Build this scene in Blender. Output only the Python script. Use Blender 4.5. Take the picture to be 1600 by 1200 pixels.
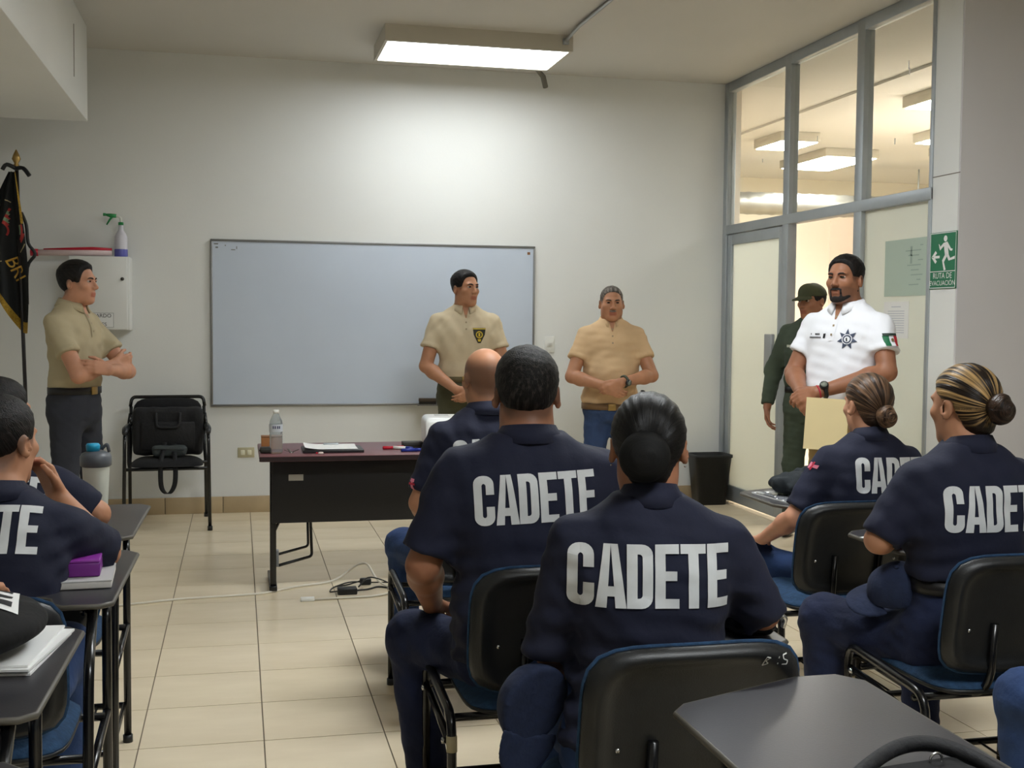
import bpy, bmesh, math, random
import numpy as np
from mathutils import Vector, Matrix
from mathutils.bvhtree import BVHTree
random.seed(7); RNG = np.random.RandomState(5)
for _o in list(bpy.data.objects): bpy.data.objects.remove(_o)
SC = bpy.context.scene
COL = SC.collection
PI = math.pi

# ------------------------------------------------------------------ camera, world, exposure
cam_d = bpy.data.cameras.new('camera'); cam = bpy.data.objects.new('camera', cam_d); COL.objects.link(cam)
CR = np.array([[0.97434, -0.22486, 0.00893], [0.00330, 0.05394, 0.99854], [-0.22501, -0.97290, 0.05330]])  # right, up, back in the world
_r = Vector(CR[0]).normalized(); _b = Vector(CR[2]).normalized(); _u = _b.cross(_r).normalized(); _r = _u.cross(_b)
cam.matrix_world = Matrix(((_r.x, _u.x, _b.x, 0), (_r.y, _u.y, _b.y, 0), (_r.z, _u.z, _b.z, 1.42), (0, 0, 0, 1)))
cam_d.sensor_fit = 'HORIZONTAL'; cam_d.sensor_width = 36.0; cam_d.lens = 1850 / 1600 * 36.0
cam_d.clip_start = 0.05; cam_d.clip_end = 100
SC.camera = cam
W = bpy.data.worlds.new('world'); SC.world = W; W.use_nodes = True
W.node_tree.nodes['Background'].inputs[0].default_value = (0.75, 0.78, 0.8, 1)
W.node_tree.nodes['Background'].inputs[1].default_value = 0.25
SC.view_settings.view_transform = 'Standard'; SC.view_settings.look = 'None'
SC.view_settings.gamma = 1.0; SC.view_settings.use_curve_mapping = False
SC.view_settings.exposure = 0.24
LAMP_POWER = 11.0            # emission of the ceiling diffusers in this room
LAMP_POWER_BACK = 32.0
NEXT_LAMP_POWER = 36.0       # emission of the diffusers in the room behind the glass

# ------------------------------------------------------------------ materials
def lin(c):
    if max(c) > 1.0: c = [x / 255.0 for x in c]
    return tuple((x / 12.92 if x <= 0.04045 else ((x + 0.055) / 1.055) ** 2.4) for x in c[:3]) + (1.0,)

MATS = {}
def mat(name, col=(200, 200, 200), rough=0.55, metal=0.0, noise=None, bump=None, spec=0.5, emit=None, trans=0.0, alpha=1.0, sheen=0.0, coat=0.0, ior=1.45, stretch=(1, 1, 1), sss=0.0):
    if name in MATS: return MATS[name]
    m = bpy.data.materials.new(name); m.use_nodes = True
    nt = m.node_tree; b = nt.nodes['Principled BSDF']; L = nt.links
    b.inputs['Base Color'].default_value = lin(col)
    b.inputs['Roughness'].default_value = rough; b.inputs['Metallic'].default_value = metal
    b.inputs['Specular IOR Level'].default_value = spec; b.inputs['IOR'].default_value = ior
    b.inputs['Transmission Weight'].default_value = trans; b.inputs['Alpha'].default_value = alpha
    b.inputs['Sheen Weight'].default_value = sheen; b.inputs['Coat Weight'].default_value = coat
    if sss:
        b.inputs['Subsurface Weight'].default_value = sss; b.inputs['Subsurface Radius'].default_value = (0.01, 0.004, 0.002)
    if emit:
        b.inputs['Emission Color'].default_value = lin(emit[0]); b.inputs['Emission Strength'].default_value = emit[1]
    tc = mp = None
    if noise or bump:
        tc = nt.nodes.new('ShaderNodeTexCoord'); mp = nt.nodes.new('ShaderNodeMapping')
        mp.inputs['Scale'].default_value = stretch; L.new(tc.outputs['Object'], mp.inputs['Vector'])
    if noise:
        sc, amt = noise[:2]; c2 = noise[2] if len(noise) > 2 else None
        n = nt.nodes.new('ShaderNodeTexNoise'); n.inputs['Scale'].default_value = sc; n.inputs['Detail'].default_value = 4.0
        L.new(mp.outputs[0], n.inputs['Vector'])
        r = nt.nodes.new('ShaderNodeValToRGB'); L.new(n.outputs['Fac'], r.inputs[0])
        l = lin(col)
        r.color_ramp.elements[0].position = 0.3; r.color_ramp.elements[1].position = 0.7
        r.color_ramp.elements[0].color = tuple(x * (1 - amt) for x in l[:3]) + (1,)
        r.color_ramp.elements[1].color = lin(c2) if c2 else tuple(min(1, x * (1 + amt)) for x in l[:3]) + (1,)
        L.new(r.outputs[0], b.inputs['Base Color'])
    if bump:
        sc, st = bump
        n2 = nt.nodes.new('ShaderNodeTexNoise'); n2.inputs['Scale'].default_value = sc; n2.inputs['Detail'].default_value = 5.0
        L.new(mp.outputs[0], n2.inputs['Vector'])
        bp = nt.nodes.new('ShaderNodeBump'); bp.inputs['Strength'].default_value = st; bp.inputs['Distance'].default_value = 0.02
        L.new(n2.outputs['Fac'], bp.inputs['Height']); L.new(bp.outputs[0], b.inputs['Normal'])
    MATS[name] = m
    return m

def hair_mat(name, dark, light, lo=0.45, hi=0.6, scale=(30, 3), rough=0.38, bump=0.5):
    """hair whose strands follow the 'strand' attribute (around, along)"""
    if name in MATS: return MATS[name]
    m = bpy.data.materials.new(name); m.use_nodes = True; nt = m.node_tree; L = nt.links; b = nt.nodes['Principled BSDF']
    a = nt.nodes.new('ShaderNodeAttribute'); a.attribute_name = 'strand'
    mp = nt.nodes.new('ShaderNodeMapping'); mp.inputs['Scale'].default_value = (scale[0], scale[1], 1); L.new(a.outputs['Vector'], mp.inputs['Vector'])
    n = nt.nodes.new('ShaderNodeTexNoise'); n.inputs['Scale'].default_value = 1.0; n.inputs['Detail'].default_value = 3; L.new(mp.outputs[0], n.inputs['Vector'])
    r = nt.nodes.new('ShaderNodeValToRGB'); L.new(n.outputs['Fac'], r.inputs[0])
    r.color_ramp.elements[0].position = lo; r.color_ramp.elements[1].position = hi
    r.color_ramp.elements[0].color = lin(dark); r.color_ramp.elements[1].color = lin(light)
    sp = nt.nodes.new('ShaderNodeSeparateXYZ'); L.new(a.outputs['Vector'], sp.inputs[0]); mx = nt.nodes.new('ShaderNodeMix'); mx.data_type = 'RGBA'; L.new(sp.outputs[2], mx.inputs[0]); L.new(r.outputs[0], mx.inputs[6]); mx.inputs[7].default_value = lin(dark)
    L.new(mx.outputs[2], b.inputs['Base Color']); b.inputs['Roughness'].default_value = rough; b.inputs['Specular IOR Level'].default_value = 0.22
    n2 = nt.nodes.new('ShaderNodeTexNoise'); n2.inputs['Scale'].default_value = 3.0; n2.inputs['Detail'].default_value = 2; L.new(mp.outputs[0], n2.inputs['Vector'])
    bp = nt.nodes.new('ShaderNodeBump'); bp.inputs['Strength'].default_value = bump; bp.inputs['Distance'].default_value = 0.006
    L.new(n2.outputs['Fac'], bp.inputs['Height']); L.new(bp.outputs[0], b.inputs['Normal'])
    MATS[name] = m
    return m

# ------------------------------------------------------------------ object helpers
def link(name, me, parent=None, loc=None, rotz=None):
    o = bpy.data.objects.new(name, me); COL.objects.link(o)
    if parent is not None: o.parent = parent
    if loc is not None: o.location = loc
    if rotz is not None: o.rotation_euler = (0, 0, rotz)
    return o

def tag(o, label=None, cat=None, group=None, kind=None):
    if label: o['label'] = label
    if cat: o['category'] = cat
    if group: o['group'] = group
    if kind: o['kind'] = kind
    return o

def thing(name, label, cat, loc=(0, 0, 0), rotz=0.0, group=None):
    return tag(link(name, None, None, loc, rotz), label, cat, group)

class MB:
    """collects geometry of ONE mesh"""
    def __init__(s): s.v = []; s.f = []; s.mi = []; s.sm = []
    def add(s, v, f, mi=0, smooth=False):
        o = len(s.v); s.v += [tuple(map(float, p)) for p in v]
        for q in f: s.f.append([i + o for i in q]); s.mi.append(mi); s.sm.append(smooth)
        return s
    def box(s, lo, hi, mi=0, bev=0.0):
        x0, y0, z0 = lo; x1, y1, z1 = hi
        if bev <= 0:
            v = [(x0, y0, z0), (x1, y0, z0), (x1, y1, z0), (x0, y1, z0), (x0, y0, z1), (x1, y0, z1), (x1, y1, z1), (x0, y1, z1)]
            return s.add(v, [(0, 3, 2, 1), (4, 5, 6, 7), (0, 1, 5, 4), (1, 2, 6, 5), (2, 3, 7, 6), (3, 0, 4, 7)], mi)
        bm = bmesh.new(); bmesh.ops.create_cube(bm, size=1.0)
        for q in bm.verts: q.co = Vector(((x0 + x1) / 2 + q.co.x * (x1 - x0), (y0 + y1) / 2 + q.co.y * (y1 - y0), (z0 + z1) / 2 + q.co.z * (z1 - z0)))
        bmesh.ops.bevel(bm, geom=bm.edges[:], offset=bev, segments=2, profile=0.5, affect='EDGES')
        bm.verts.index_update()
        s.add([q.co[:] for q in bm.verts], [[q.index for q in f.verts] for f in bm.faces], mi, True); bm.free(); return s
    def prism(s, pts, z0, z1, mi=0):
        n = len(pts)
        v = [(x, y, z0) for x, y in pts] + [(x, y, z1) for x, y in pts]
        f = [list(range(n))[::-1], list(range(n, 2 * n))] + [(i, (i + 1) % n, n + (i + 1) % n, n + i) for i in range(n)]
        return s.add(v, f, mi)
    def lathe(s, prof, c=(0, 0, 0), seg=16, mi=0, axis='z'):
        n = len(prof); v = []; f = []
        for k in range(seg):
            a = 2 * PI * k / seg
            for r, z in prof:
                p = (r * math.cos(a), r * math.sin(a), z)
                if axis == 'y': p = (p[0], p[2], p[1])
                if axis == 'x': p = (p[2], p[0], p[1])
                v.append((p[0] + c[0], p[1] + c[1], p[2] + c[2]))
        for k in range(seg):
            k2 = (k + 1) % seg
            for i in range(n - 1):
                q = (k * n + i, k2 * n + i, k2 * n + i + 1, k * n + i + 1)
                f.append(q if axis != 'y' else q[::-1])
        s.add(v, f, mi, True)
        return s
    def tube(s, pts, r=0.011, fil=0.0, seg=8, mi=0, closed=False, nf=5):
        P = [Vector(p) for p in pts]
        if fil > 0:
            Q = []
            rng = range(len(P))
            for i in rng:
                if not closed and i in (0, len(P) - 1): Q.append(P[i]); continue
                a, b, c = P[i - 1], P[i], P[(i + 1) % len(P)]
                d1 = (a - b); d2 = (c - b); t = min(fil, d1.length * 0.45, d2.length * 0.45)
                p1 = b + d1.normalized() * t; p2 = b + d2.normalized() * t
                for k in range(nf + 1):
                    u = k / nf; Q.append(p1 * (1 - u) ** 2 + b * 2 * u * (1 - u) + p2 * u * u)
            P = Q
        n = len(P); v = []; f = []; nrm = None
        for i in range(n):
            if closed: t = (P[(i + 1) % n] - P[i - 1])
            else: t = P[min(i + 1, n - 1)] - P[max(i - 1, 0)]
            t = t.normalized() if t.length > 1e-9 else Vector((0, 0, 1))
            if nrm is None:
                up = Vector((0, 0, 1)) if abs(t.z) < 0.9 else Vector((1, 0, 0)); nrm = (up - t * up.dot(t)).normalized()
            else:
                nrm = nrm - t * nrm.dot(t); nrm = nrm.normalized() if nrm.length > 1e-6 else t.orthogonal().normalized()
            bn = t.cross(nrm); rr = r[i] if isinstance(r, (list, tuple)) and len(r) == n else (r if not isinstance(r, (list, tuple)) else r[0])
            for k in range(seg):
                a = 2 * PI * k / seg + PI / seg; v.append(P[i] + (nrm * math.cos(a) + bn * math.sin(a)) * rr)
        m = n if closed else n - 1
        for i in range(m):
            for k in range(seg):
                a = i * seg + k; b = i * seg + (k + 1) % seg; j = ((i + 1) % n) * seg
                f.append((a, b, j + (k + 1) % seg, j + k))
        if not closed: f.append(list(range(seg))[::-1]); f.append([(n - 1) * seg + k for k in range(seg)])
        return s.add(v, f, mi, True)
    def mesh(s, name, mats):
        me = bpy.data.meshes.new(name); me.from_pydata(s.v, [], s.f)
        for m in (mats if isinstance(mats, (list, tuple)) else [mats]): me.materials.append(m)
        me.polygons.foreach_set('material_index', s.mi); me.polygons.foreach_set('use_smooth', s.sm)
        me.update(); return me
    def build(s, name, mats, parent=None, loc=None, rotz=None):
        return link(name, s.mesh(name, mats), parent, loc, rotz)

def copy_tree(o, parent=None):
    c = o.copy(); COL.objects.link(c); c.parent = parent
    for ch in o.children: copy_tree(ch, c)
    return c

def text_mesh(s, size, name, m, align='CENTER', extrude=0.0):
    cu = bpy.data.curves.new(name, 'FONT'); cu.body = s; cu.size = size; cu.align_x = align; cu.align_y = 'CENTER'; cu.extrude = extrude; cu.resolution_u = 3
    ob = bpy.data.objects.new(name, cu); COL.objects.link(ob)
    dg = bpy.context.evaluated_depsgraph_get(); me = bpy.data.meshes.new_from_object(ob.evaluated_get(dg))
    bpy.data.objects.remove(ob); me.materials.clear(); me.materials.append(m); return me

def skin_mat(name, col, lips, shave):
    if name in MATS: return MATS[name]
    m = mat(name, col, .5, noise=(14, .09), spec=.35, sss=.08); nt = m.node_tree; L = nt.links; b = nt.nodes['Principled BSDF']
    src = b.inputs['Base Color'].links[0].from_socket
    a = nt.nodes.new('ShaderNodeAttribute'); a.attribute_name = 'zone'; sp = nt.nodes.new('ShaderNodeSeparateXYZ'); L.new(a.outputs['Vector'], sp.inputs[0])
    for i, c in ((0, shave), (1, lips)):
        mx = nt.nodes.new('ShaderNodeMix'); mx.data_type = 'RGBA'; L.new(sp.outputs[i], mx.inputs[0]); L.new(src, mx.inputs[6]); mx.inputs[7].default_value = lin(c); src = mx.outputs[2]
    L.new(src, b.inputs['Base Color'])
    return m

# ------------------------------------------------------------------ signed-distance bodies
F = np.float32
def smin(a, b, k):
    h = np.clip(0.5 + 0.5 * (b - a) / k, 0, 1); return b * (1 - h) + a * h - k * h * (1 - h)
def smax(a, b, k): return -smin(-a, -b, k)
def rcone(P, a, b, ra, rb):
    a = np.asarray(a, F); b = np.asarray(b, F); ab = b - a; pa = P - a
    t = np.clip((pa @ ab) / max(float(ab @ ab), 1e-9), 0, 1)
    d = pa - t[:, None] * ab
    return np.sqrt(np.einsum('ij,ij->i', d, d)) - (ra + (rb - ra) * t)
def ell(P, c, r, M=None):
    q = P - np.asarray(c, F)
    if M is not None: q = q @ np.asarray(M, F)
    r = np.asarray(r, F); k0 = np.sqrt((((q / r)) ** 2).sum(1)); k1 = np.sqrt(((q / (r * r)) ** 2).sum(1)) + 1e-6
    return k0 * (k0 - 1) / k1
def rbox(P, c, hs, r, M=None):
    q = P - np.asarray(c, F)
    if M is not None: q = q @ np.asarray(M, F)
    q = np.abs(q) - (np.asarray(hs, F) - r)
    return np.sqrt((np.maximum(q, 0) ** 2).sum(1)) + np.minimum(q.max(1), 0) - r
def inbox(P, c, rad, fn):
    """evaluate fn only near c; far away it is simply 'outside'"""
    m = (np.abs(P - np.asarray(c, F)) < np.asarray(rad, F)).all(1)
    out = np.full(len(P), 0.3, F)
    if m.any(): out[m] = fn(P[m])
    return out
def resample(rows, n=160):
    R_ = np.array(rows, float); z = R_[:, 0]; zz = np.linspace(z[0], z[-1], n); out = [zz]
    d = np.diff(z)
    for c in range(1, R_.shape[1]):
        y = R_[:, c]; s = np.diff(y) / d; m = np.zeros(len(y)); m[0] = s[0]; m[-1] = s[-1]
        for i in range(1, len(y) - 1): m[i] = 0 if s[i - 1] * s[i] <= 0 else 2 * s[i - 1] * s[i] / (s[i - 1] + s[i])
        i = np.clip(np.searchsorted(z, zz) - 1, 0, len(d) - 1); t = (zz - z[i]) / d[i]
        out.append((2 * t**3 - 3 * t**2 + 1) * y[i] + (t**3 - 2 * t**2 + t) * d[i] * m[i] + (-2 * t**3 + 3 * t**2) * y[i + 1] + (t**3 - t**2) * d[i] * m[i + 1])
    return np.array(out)
def stack(P, T, infl=0.0, n=2.4, cap=0.02):
    """vertical loft: T rows z, cx, cy, a, b"""
    z = P[:, 2]; zc = np.clip(z, T[0, 0], T[0, -1])
    cx = np.interp(zc, T[0], T[1]); cy = np.interp(zc, T[0], T[2]); a = np.interp(zc, T[0], T[3]) + infl; b = np.interp(zc, T[0], T[4]) + infl
    r = ((np.abs(P[:, 0] - cx) / a) ** n + (np.abs(P[:, 1] - cy) / b) ** n) ** (1 / n)
    d = (r - 1) * np.minimum(a, b)
    return smax(d, np.maximum(T[0, 0] - z, z - T[0, -1]), cap).astype(F)
def folds(P, seed, wl, k=4, dirs=None):
    rs = np.random.RandomState(seed); s = np.zeros(len(P), F)
    for i in range(k):
        d = rs.normal(size=3)
        if dirs is not None: d = d * dirs
        d /= np.linalg.norm(d); s += np.sin(P @ (d * 2 * PI / (wl * rs.uniform(0.7, 1.4))).astype(F) + rs.uniform(0, 6.3))
    return s / k

def surface_nets(fn, lo, hi, h):
    lo = np.asarray(lo, float); n = np.ceil((np.asarray(hi, float) - lo) / h / 4).astype(int) * 4 + 4
    nb = n // 4
    ax = [lo[i] + (4 * np.arange(nb[i]) + 1.5) * h for i in range(3)]
    G = np.stack(np.meshgrid(*ax, indexing='ij'), -1).reshape(-1, 3).astype(F)
    C = fn(G).reshape(nb)
    M = np.abs(C) < 7.0 * h
    bi = np.argwhere(M)
    D = np.repeat(np.repeat(np.repeat(C, 4, 0), 4, 1), 4, 2).astype(F)
    if len(bi) == 0: return np.zeros((0, 3)), np.zeros((0, 4), int)
    off = np.stack(np.meshgrid(range(4), range(4), range(4), indexing='ij'), -1).reshape(-1, 3)
    idx = (bi[:, None, :] * 4 + off[None]).reshape(-1, 3)
    D[idx[:, 0], idx[:, 1], idx[:, 2]] = fn((lo + idx * h).astype(F))
    S = D < 0
    c8 = sum(S[a:n[0] - 1 + a, b:n[1] - 1 + b, c:n[2] - 1 + c].astype(np.int8) for a in (0, 1) for b in (0, 1) for c in (0, 1))
    act = np.argwhere((c8 > 0) & (c8 < 8))
    vid = np.full(n, -1, np.int32); vid[act[:, 0], act[:, 1], act[:, 2]] = np.arange(len(act))
    acc = np.zeros((len(act), 3)); cnt = np.zeros(len(act))
    for a in (0, 1):
        for b in (0, 1):
            for axis in range(3):
                o = [0, 0, 0]; oth = [i for i in range(3) if i != axis]; o[oth[0]] = a; o[oth[1]] = b
                p = act + o; q = p.copy(); q[:, axis] += 1
                d0 = D[p[:, 0], p[:, 1], p[:, 2]]; d1 = D[q[:, 0], q[:, 1], q[:, 2]]
                m = (d0 < 0) != (d1 < 0); t = np.where(m, d0 / np.where(m, d0 - d1, 1), 0)
                pos = np.array(o, float)[None].repeat(len(act), 0); pos[:, axis] += t
                acc[m] += pos[m]; cnt[m] += 1
    V = lo + (act + acc / cnt[:, None]) * h
    Fs = []
    for axis in range(3):
        sl0 = [slice(None)] * 3; sl1 = [slice(None)] * 3; sl0[axis] = slice(0, -1); sl1[axis] = slice(1, None)
        A = S[tuple(sl0)]; B = S[tuple(sl1)]; e = np.argwhere(A != B)
        u, w = [(1, 2), (2, 0), (0, 1)][axis]
        e = e[(e[:, u] > 0) & (e[:, w] > 0)]
        ins = A[e[:, 0], e[:, 1], e[:, 2]]
        def cid(du, dw):
            q = e.copy(); q[:, u] += du; q[:, w] += dw; return vid[q[:, 0], q[:, 1], q[:, 2]]
        quad = np.stack([cid(-1, -1), cid(0, -1), cid(0, 0), cid(-1, 0)], 1)
        quad[~ins] = quad[~ins][:, ::-1]
        Fs.append(quad)
    Q = np.concatenate(Fs); Q = Q[(Q >= 0).all(1)]
    return V, Q

def sdf_mesh(name, fn, lo, hi, h, mats, matfn=None, strand=None, smooth_it=1, zone=None):
    V, Q = surface_nets(fn, lo, hi, h)
    if smooth_it and len(Q):
        for _ in range(smooth_it):
            acc = np.zeros_like(V); cnt = np.zeros(len(V))
            for k in range(4):
                a = Q[:, k]; b = Q[:, (k + 1) % 4]
                for c in range(3): acc[:, c] += np.bincount(a, V[b, c], len(V)) + np.bincount(b, V[a, c], len(V))
                cnt += np.bincount(a, minlength=len(V)) + np.bincount(b, minlength=len(V))
            V = V * 0.5 + 0.5 * acc / np.maximum(cnt, 1)[:, None]
    me = bpy.data.meshes.new(name)
    me.vertices.add(len(V)); me.vertices.foreach_set('co', V.astype(F).ravel())
    me.loops.add(len(Q) * 4); me.loops.foreach_set('vertex_index', Q.astype(np.int32).ravel())
    me.polygons.add(len(Q)); me.polygons.foreach_set('loop_start', np.arange(0, len(Q) * 4, 4, dtype=np.int32))
    for m in (mats if isinstance(mats, (list, tuple)) else [mats]): me.materials.append(m)
    me.polygons.foreach_set('use_smooth', np.ones(len(Q), bool))
    if matfn is not None: me.polygons.foreach_set('material_index', matfn(V[Q].mean(1)).astype(np.int32))
    me.update(calc_edges=True); me.validate()
    if strand is not None:
        at = me.attributes.new('strand', 'FLOAT_VECTOR', 'POINT'); at.data.foreach_set('vector', strand(V).astype(F).ravel())
    if zone is not None:
        at = me.attributes.new('zone', 'FLOAT_VECTOR', 'POINT'); at.data.foreach_set('vector', zone(V).astype(F).ravel())
    return me, V, Q

def bvh_of(V, Q): return BVHTree.FromPolygons([tuple(p) for p in V], [tuple(int(i) for i in q) for q in Q])
def patches(quads, step):
    """quads: lists of four (u,v); returns small quads"""
    out = []
    for q in quads:
        a, b, c, d = [np.array(p, float) for p in q]
        nu = max(1, int(math.ceil(max(np.linalg.norm(b - a), np.linalg.norm(c - d)) / step)))
        nv = max(1, int(math.ceil(max(np.linalg.norm(d - a), np.linalg.norm(c - b)) / step)))
        g = [[(a * (1 - i / nu) + b * i / nu) * (1 - j / nv) + (d * (1 - i / nu) + c * i / nu) * j / nv for i in range(nu + 1)] for j in range(nv + 1)]
        out.append((g, nu, nv))
    return out
def decal(name, groups, bvh, o, ux, vx, parent, mats, step=0.009, lift=0.0022, maxd=1.0):
    """lay flat printed shapes (groups: [(quads, material index)]) onto a surface; o plane origin, ux/vx axes, cast along ux x vx reversed"""
    o = Vector(o); ux = Vector(ux).normalized(); vx = Vector(vx).normalized(); nn = ux.cross(vx).normalized()
    mb = MB()
    for quads, mi in groups:
        for g, nu, nv in patches(quads, step):
            v = []
            for row in g:
                for p in row:
                    s = o + ux * p[0] + vx * p[1]; hit = bvh.ray_cast(s + nn * 0.4, -nn, maxd)
                    if hit[0] is not None and hit[1].dot(nn) > 0.05: v.append(hit[0] + nn * lift * (1 + mi * 0.4))
                    else: v.append(None)
            fs = [(j * (nu + 1) + i, j * (nu + 1) + i + 1, (j + 1) * (nu + 1) + i + 1, (j + 1) * (nu + 1) + i) for j in range(nv) for i in range(nu)]
            fs = [f for f in fs if all(v[k] is not None for k in f)]
            v = [p if p is not None else Vector((0, 0, 0)) for p in v]
            use = sorted({k for f in fs for k in f}); mp = {k: i for i, k in enumerate(use)}
            mb.add([v[k] for k in use], [[mp[k] for k in f] for f in fs], mi, True)
    return mb.build(name, mats, parent)

# block lettering, unit height
def glyph(ch, w=0.385, s=0.155):
    def arc(cx, cy, r, a0, a1, n=5): return [(cx + r * math.cos(math.radians(a0 + (a1 - a0) * i / n)), cy + r * math.sin(math.radians(a0 + (a1 - a0) * i / n))) for i in range(n + 1)]
    def strip(o, i): return [(o[k], o[k + 1], i[k + 1], i[k]) for k in range(len(o) - 1)]
    R1 = 0.17; r2 = 0.05
    if ch == 'C':
        o = [(w, 0.62)] + arc(w - R1, 1 - R1, R1, 0, 90) + arc(R1, 1 - R1, R1, 90, 180) + arc(R1, R1, R1, 180, 270) + arc(w - R1, R1, R1, 270, 360) + [(w, 0.38)]
        i = [(w - s, 0.62)] + arc(w - s - r2 + .001, 1 - s - r2, r2, 0, 90) + arc(s + r2 - .001, 1 - s - r2, r2, 90, 180) + arc(s + r2 - .001, s + r2, r2, 180, 270) + arc(w - s - r2 + .001, s + r2, r2, 270, 360) + [(w - s, 0.38)]
        return strip(o, i)
    if ch == 'D':
        o = [(0, 0), (0, 1)] + arc(w - R1, 1 - R1, R1, 90, 0) + arc(w - R1, R1, R1, 0, -90) + [(0, 0)]
        i = [(s, s), (s, 1 - s)] + arc(w - s - r2, 1 - s - r2, r2, 90, 0) + arc(w - s - r2, s + r2, r2, 0, -90) + [(s, s)]
        return strip(o, i)
    if ch == 'A':
        w2 = w * 1.08
        return [((-.015, 0), (s * .93, 0), (w2 * .5, 1), (w2 * .26, 1)), ((w2 - s * .93, 0), (w2 + .015, 0), (w2 * .74, 1), (w2 * .5, 1)), ((w2 * .28, .18), (w2 * .72, .18), (w2 * .64, .34), (w2 * .36, .34))]
    if ch == 'E':
        return [((0, 0), (s, 0), (s, 1), (0, 1))] + [((s, y), (x, y), (x, y + .15), (s, y + .15)) for y, x in ((0, w * .93), (.43, w * .85), (.85, w * .93))]
    if ch == 'T':
        c = w / 2; return [((0, .85), (w, .85), (w, 1), (0, 1)), ((c - s / 2, 0), (c + s / 2, 0), (c + s / 2, .85), (c - s / 2, .85))]
    return []
def word(s, h, width):
    qs = []; x = 0
    for ch in s:
        adv = {'A': .405, 'T': .375, 'E': .35}.get(ch, .385) + .032
        qs += [tuple((p[0] + x, p[1]) for p in q) for q in glyph(ch)]; x += adv
    x -= .032; k = width / x
    return [tuple((p[0] * k - width / 2, (p[1] - .5) * h) for p in q) for q in qs]

# ------------------------------------------------------------------ shared materials
M_wall = mat('painted_wall', (226, 227, 224), 0.7, noise=(0.8, 0.035), bump=(60, 0.03))
M_ceil = mat('painted_ceiling', (203, 200, 193), 0.8, noise=(0.6, 0.03))
M_tile = mat('floor_tile', (228, 211, 180), 0.26, noise=(1.6, 0.09, (234, 219, 190)), stretch=(1, 3, 1), spec=0.45)
M_grout = mat('grout', (120, 108, 92), 0.85)
M_base = mat('baseboard_tile', (181, 160, 126), 0.4, noise=(3, 0.12))
M_alu = mat('aluminium', (172, 178, 182), 0.45, 0.55, noise=(5, 0.05))
M_frost = mat('frosted_glass', (236, 238, 230), 0.45, spec=0.4)
_nt = M_frost.node_tree; _b = _nt.nodes['Principled BSDF']; _t = _nt.nodes.new('ShaderNodeBsdfTranslucent'); _t.inputs[0].default_value = lin((236, 239, 232)); _m = _nt.nodes.new('ShaderNodeMixShader'); _m.inputs[0].default_value = 0.55
_nt.links.new(_b.outputs[0], _m.inputs[1]); _nt.links.new(_t.outputs[0], _m.inputs[2]); _nt.links.new(_m.outputs[0], _nt.nodes['Material Output'].inputs[0])
M_peach = mat('peach_wall', (238, 227, 214), 0.8)
M_black = mat('black_plastic', (26, 27, 28), 0.42, noise=(40, 0.15), bump=(300, 0.08))
M_steel = mat('black_steel', (14, 14, 15), 0.25, spec=0.6)
M_lam = mat('black_laminate', (50, 49, 53), 0.33, noise=(4, 0.15), bump=(250, 0.03))
M_edge = mat('tablet_edging', (84, 80, 72), 0.5)
M_blue = mat('blue_upholstery', (34, 62, 92), 0.95, noise=(60, 0.25), bump=(200, 0.2))
M_chrome = mat('screw_metal', (190, 190, 190), 0.25, 1.0)
M_white = mat('white_paper', (232, 232, 230), 0.8)
M_whiteplastic = mat('white_plastic', (226, 226, 220), 0.35)
M_blk = mat('black_print', (25, 25, 27), 0.6)
M_lamp = mat('lamp_diffuser', (255, 255, 255), 0.5, emit=((248, 253, 255), LAMP_POWER))
M_lamp_b = mat('lamp_diffuser_rear', (255, 255, 255), 0.5, emit=((248, 253, 255), LAMP_POWER_BACK))
M_lamp2 = mat('lamp_diffuser_next', (255, 255, 255), 0.5, emit=((255, 252, 247), NEXT_LAMP_POWER))
M_fix = mat('lamp_housing', (196, 190, 176), 0.5)

# ------------------------------------------------------------------ the room
YB, YR, XL, XP, ZC = 8.85, -2.6, -2.6, 3.79, 3.30
T = 0.406; X0 = 0.08; Y0 = 4.412
floor = MB().box((XL - 0.1, YR - 0.1, -0.1), (9.2, 14.6, -0.004)).build('floor', M_grout)
tag(floor, 'beige ceramic tile floor', kind='structure')
tm = MB().box((0.0022, 0.0022, -0.0035), (T - 0.0022, T - 0.0022, 0.0)).mesh('tile', M_tile)
rest = MB()
ix0, ix1 = math.floor((XL - X0) / T), math.ceil((XP - X0) / T); iy0, iy1 = math.floor((YR - Y0) / T), math.ceil((YB - Y0) / T)
seen = []
for i in range(ix0, math.ceil((9.1 - X0) / T)):
    for j in range(iy0, math.ceil((14.5 - Y0) / T)):
        x, y = X0 + i * T, Y0 + j * T
        d = x * CR[2][0] * -1 + y * CR[2][1] * -1 + 1.42 * 0.0533; rx = x * CR[0][0] + y * CR[0][1]
        inroom = i < ix1 and j < iy1 and x + T > XL
        if inroom and d > 2.7 and y < YB - 0.02 and x < XP - 0.05 and -0.5 < rx / d < 0.47: seen.append((d, x, y))
        elif x + T < 9.15 and y + T < 14.55 and x > XL - 0.02: rest.box((x + .0022, y + .0022, -.0035), (x + T - .0022, y + T - .0022, 0.0))
seen.sort()
for d, x, y in seen[:300]: link('tile', tm, floor, (x, y, 0))
for d, x, y in seen[300:]: rest.box((x + .0022, y + .0022, -.0035), (x + T - .0022, y + T - .0022, 0.0))
tag(rest.build('tile_field', M_tile, floor), kind='stuff')

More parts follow.
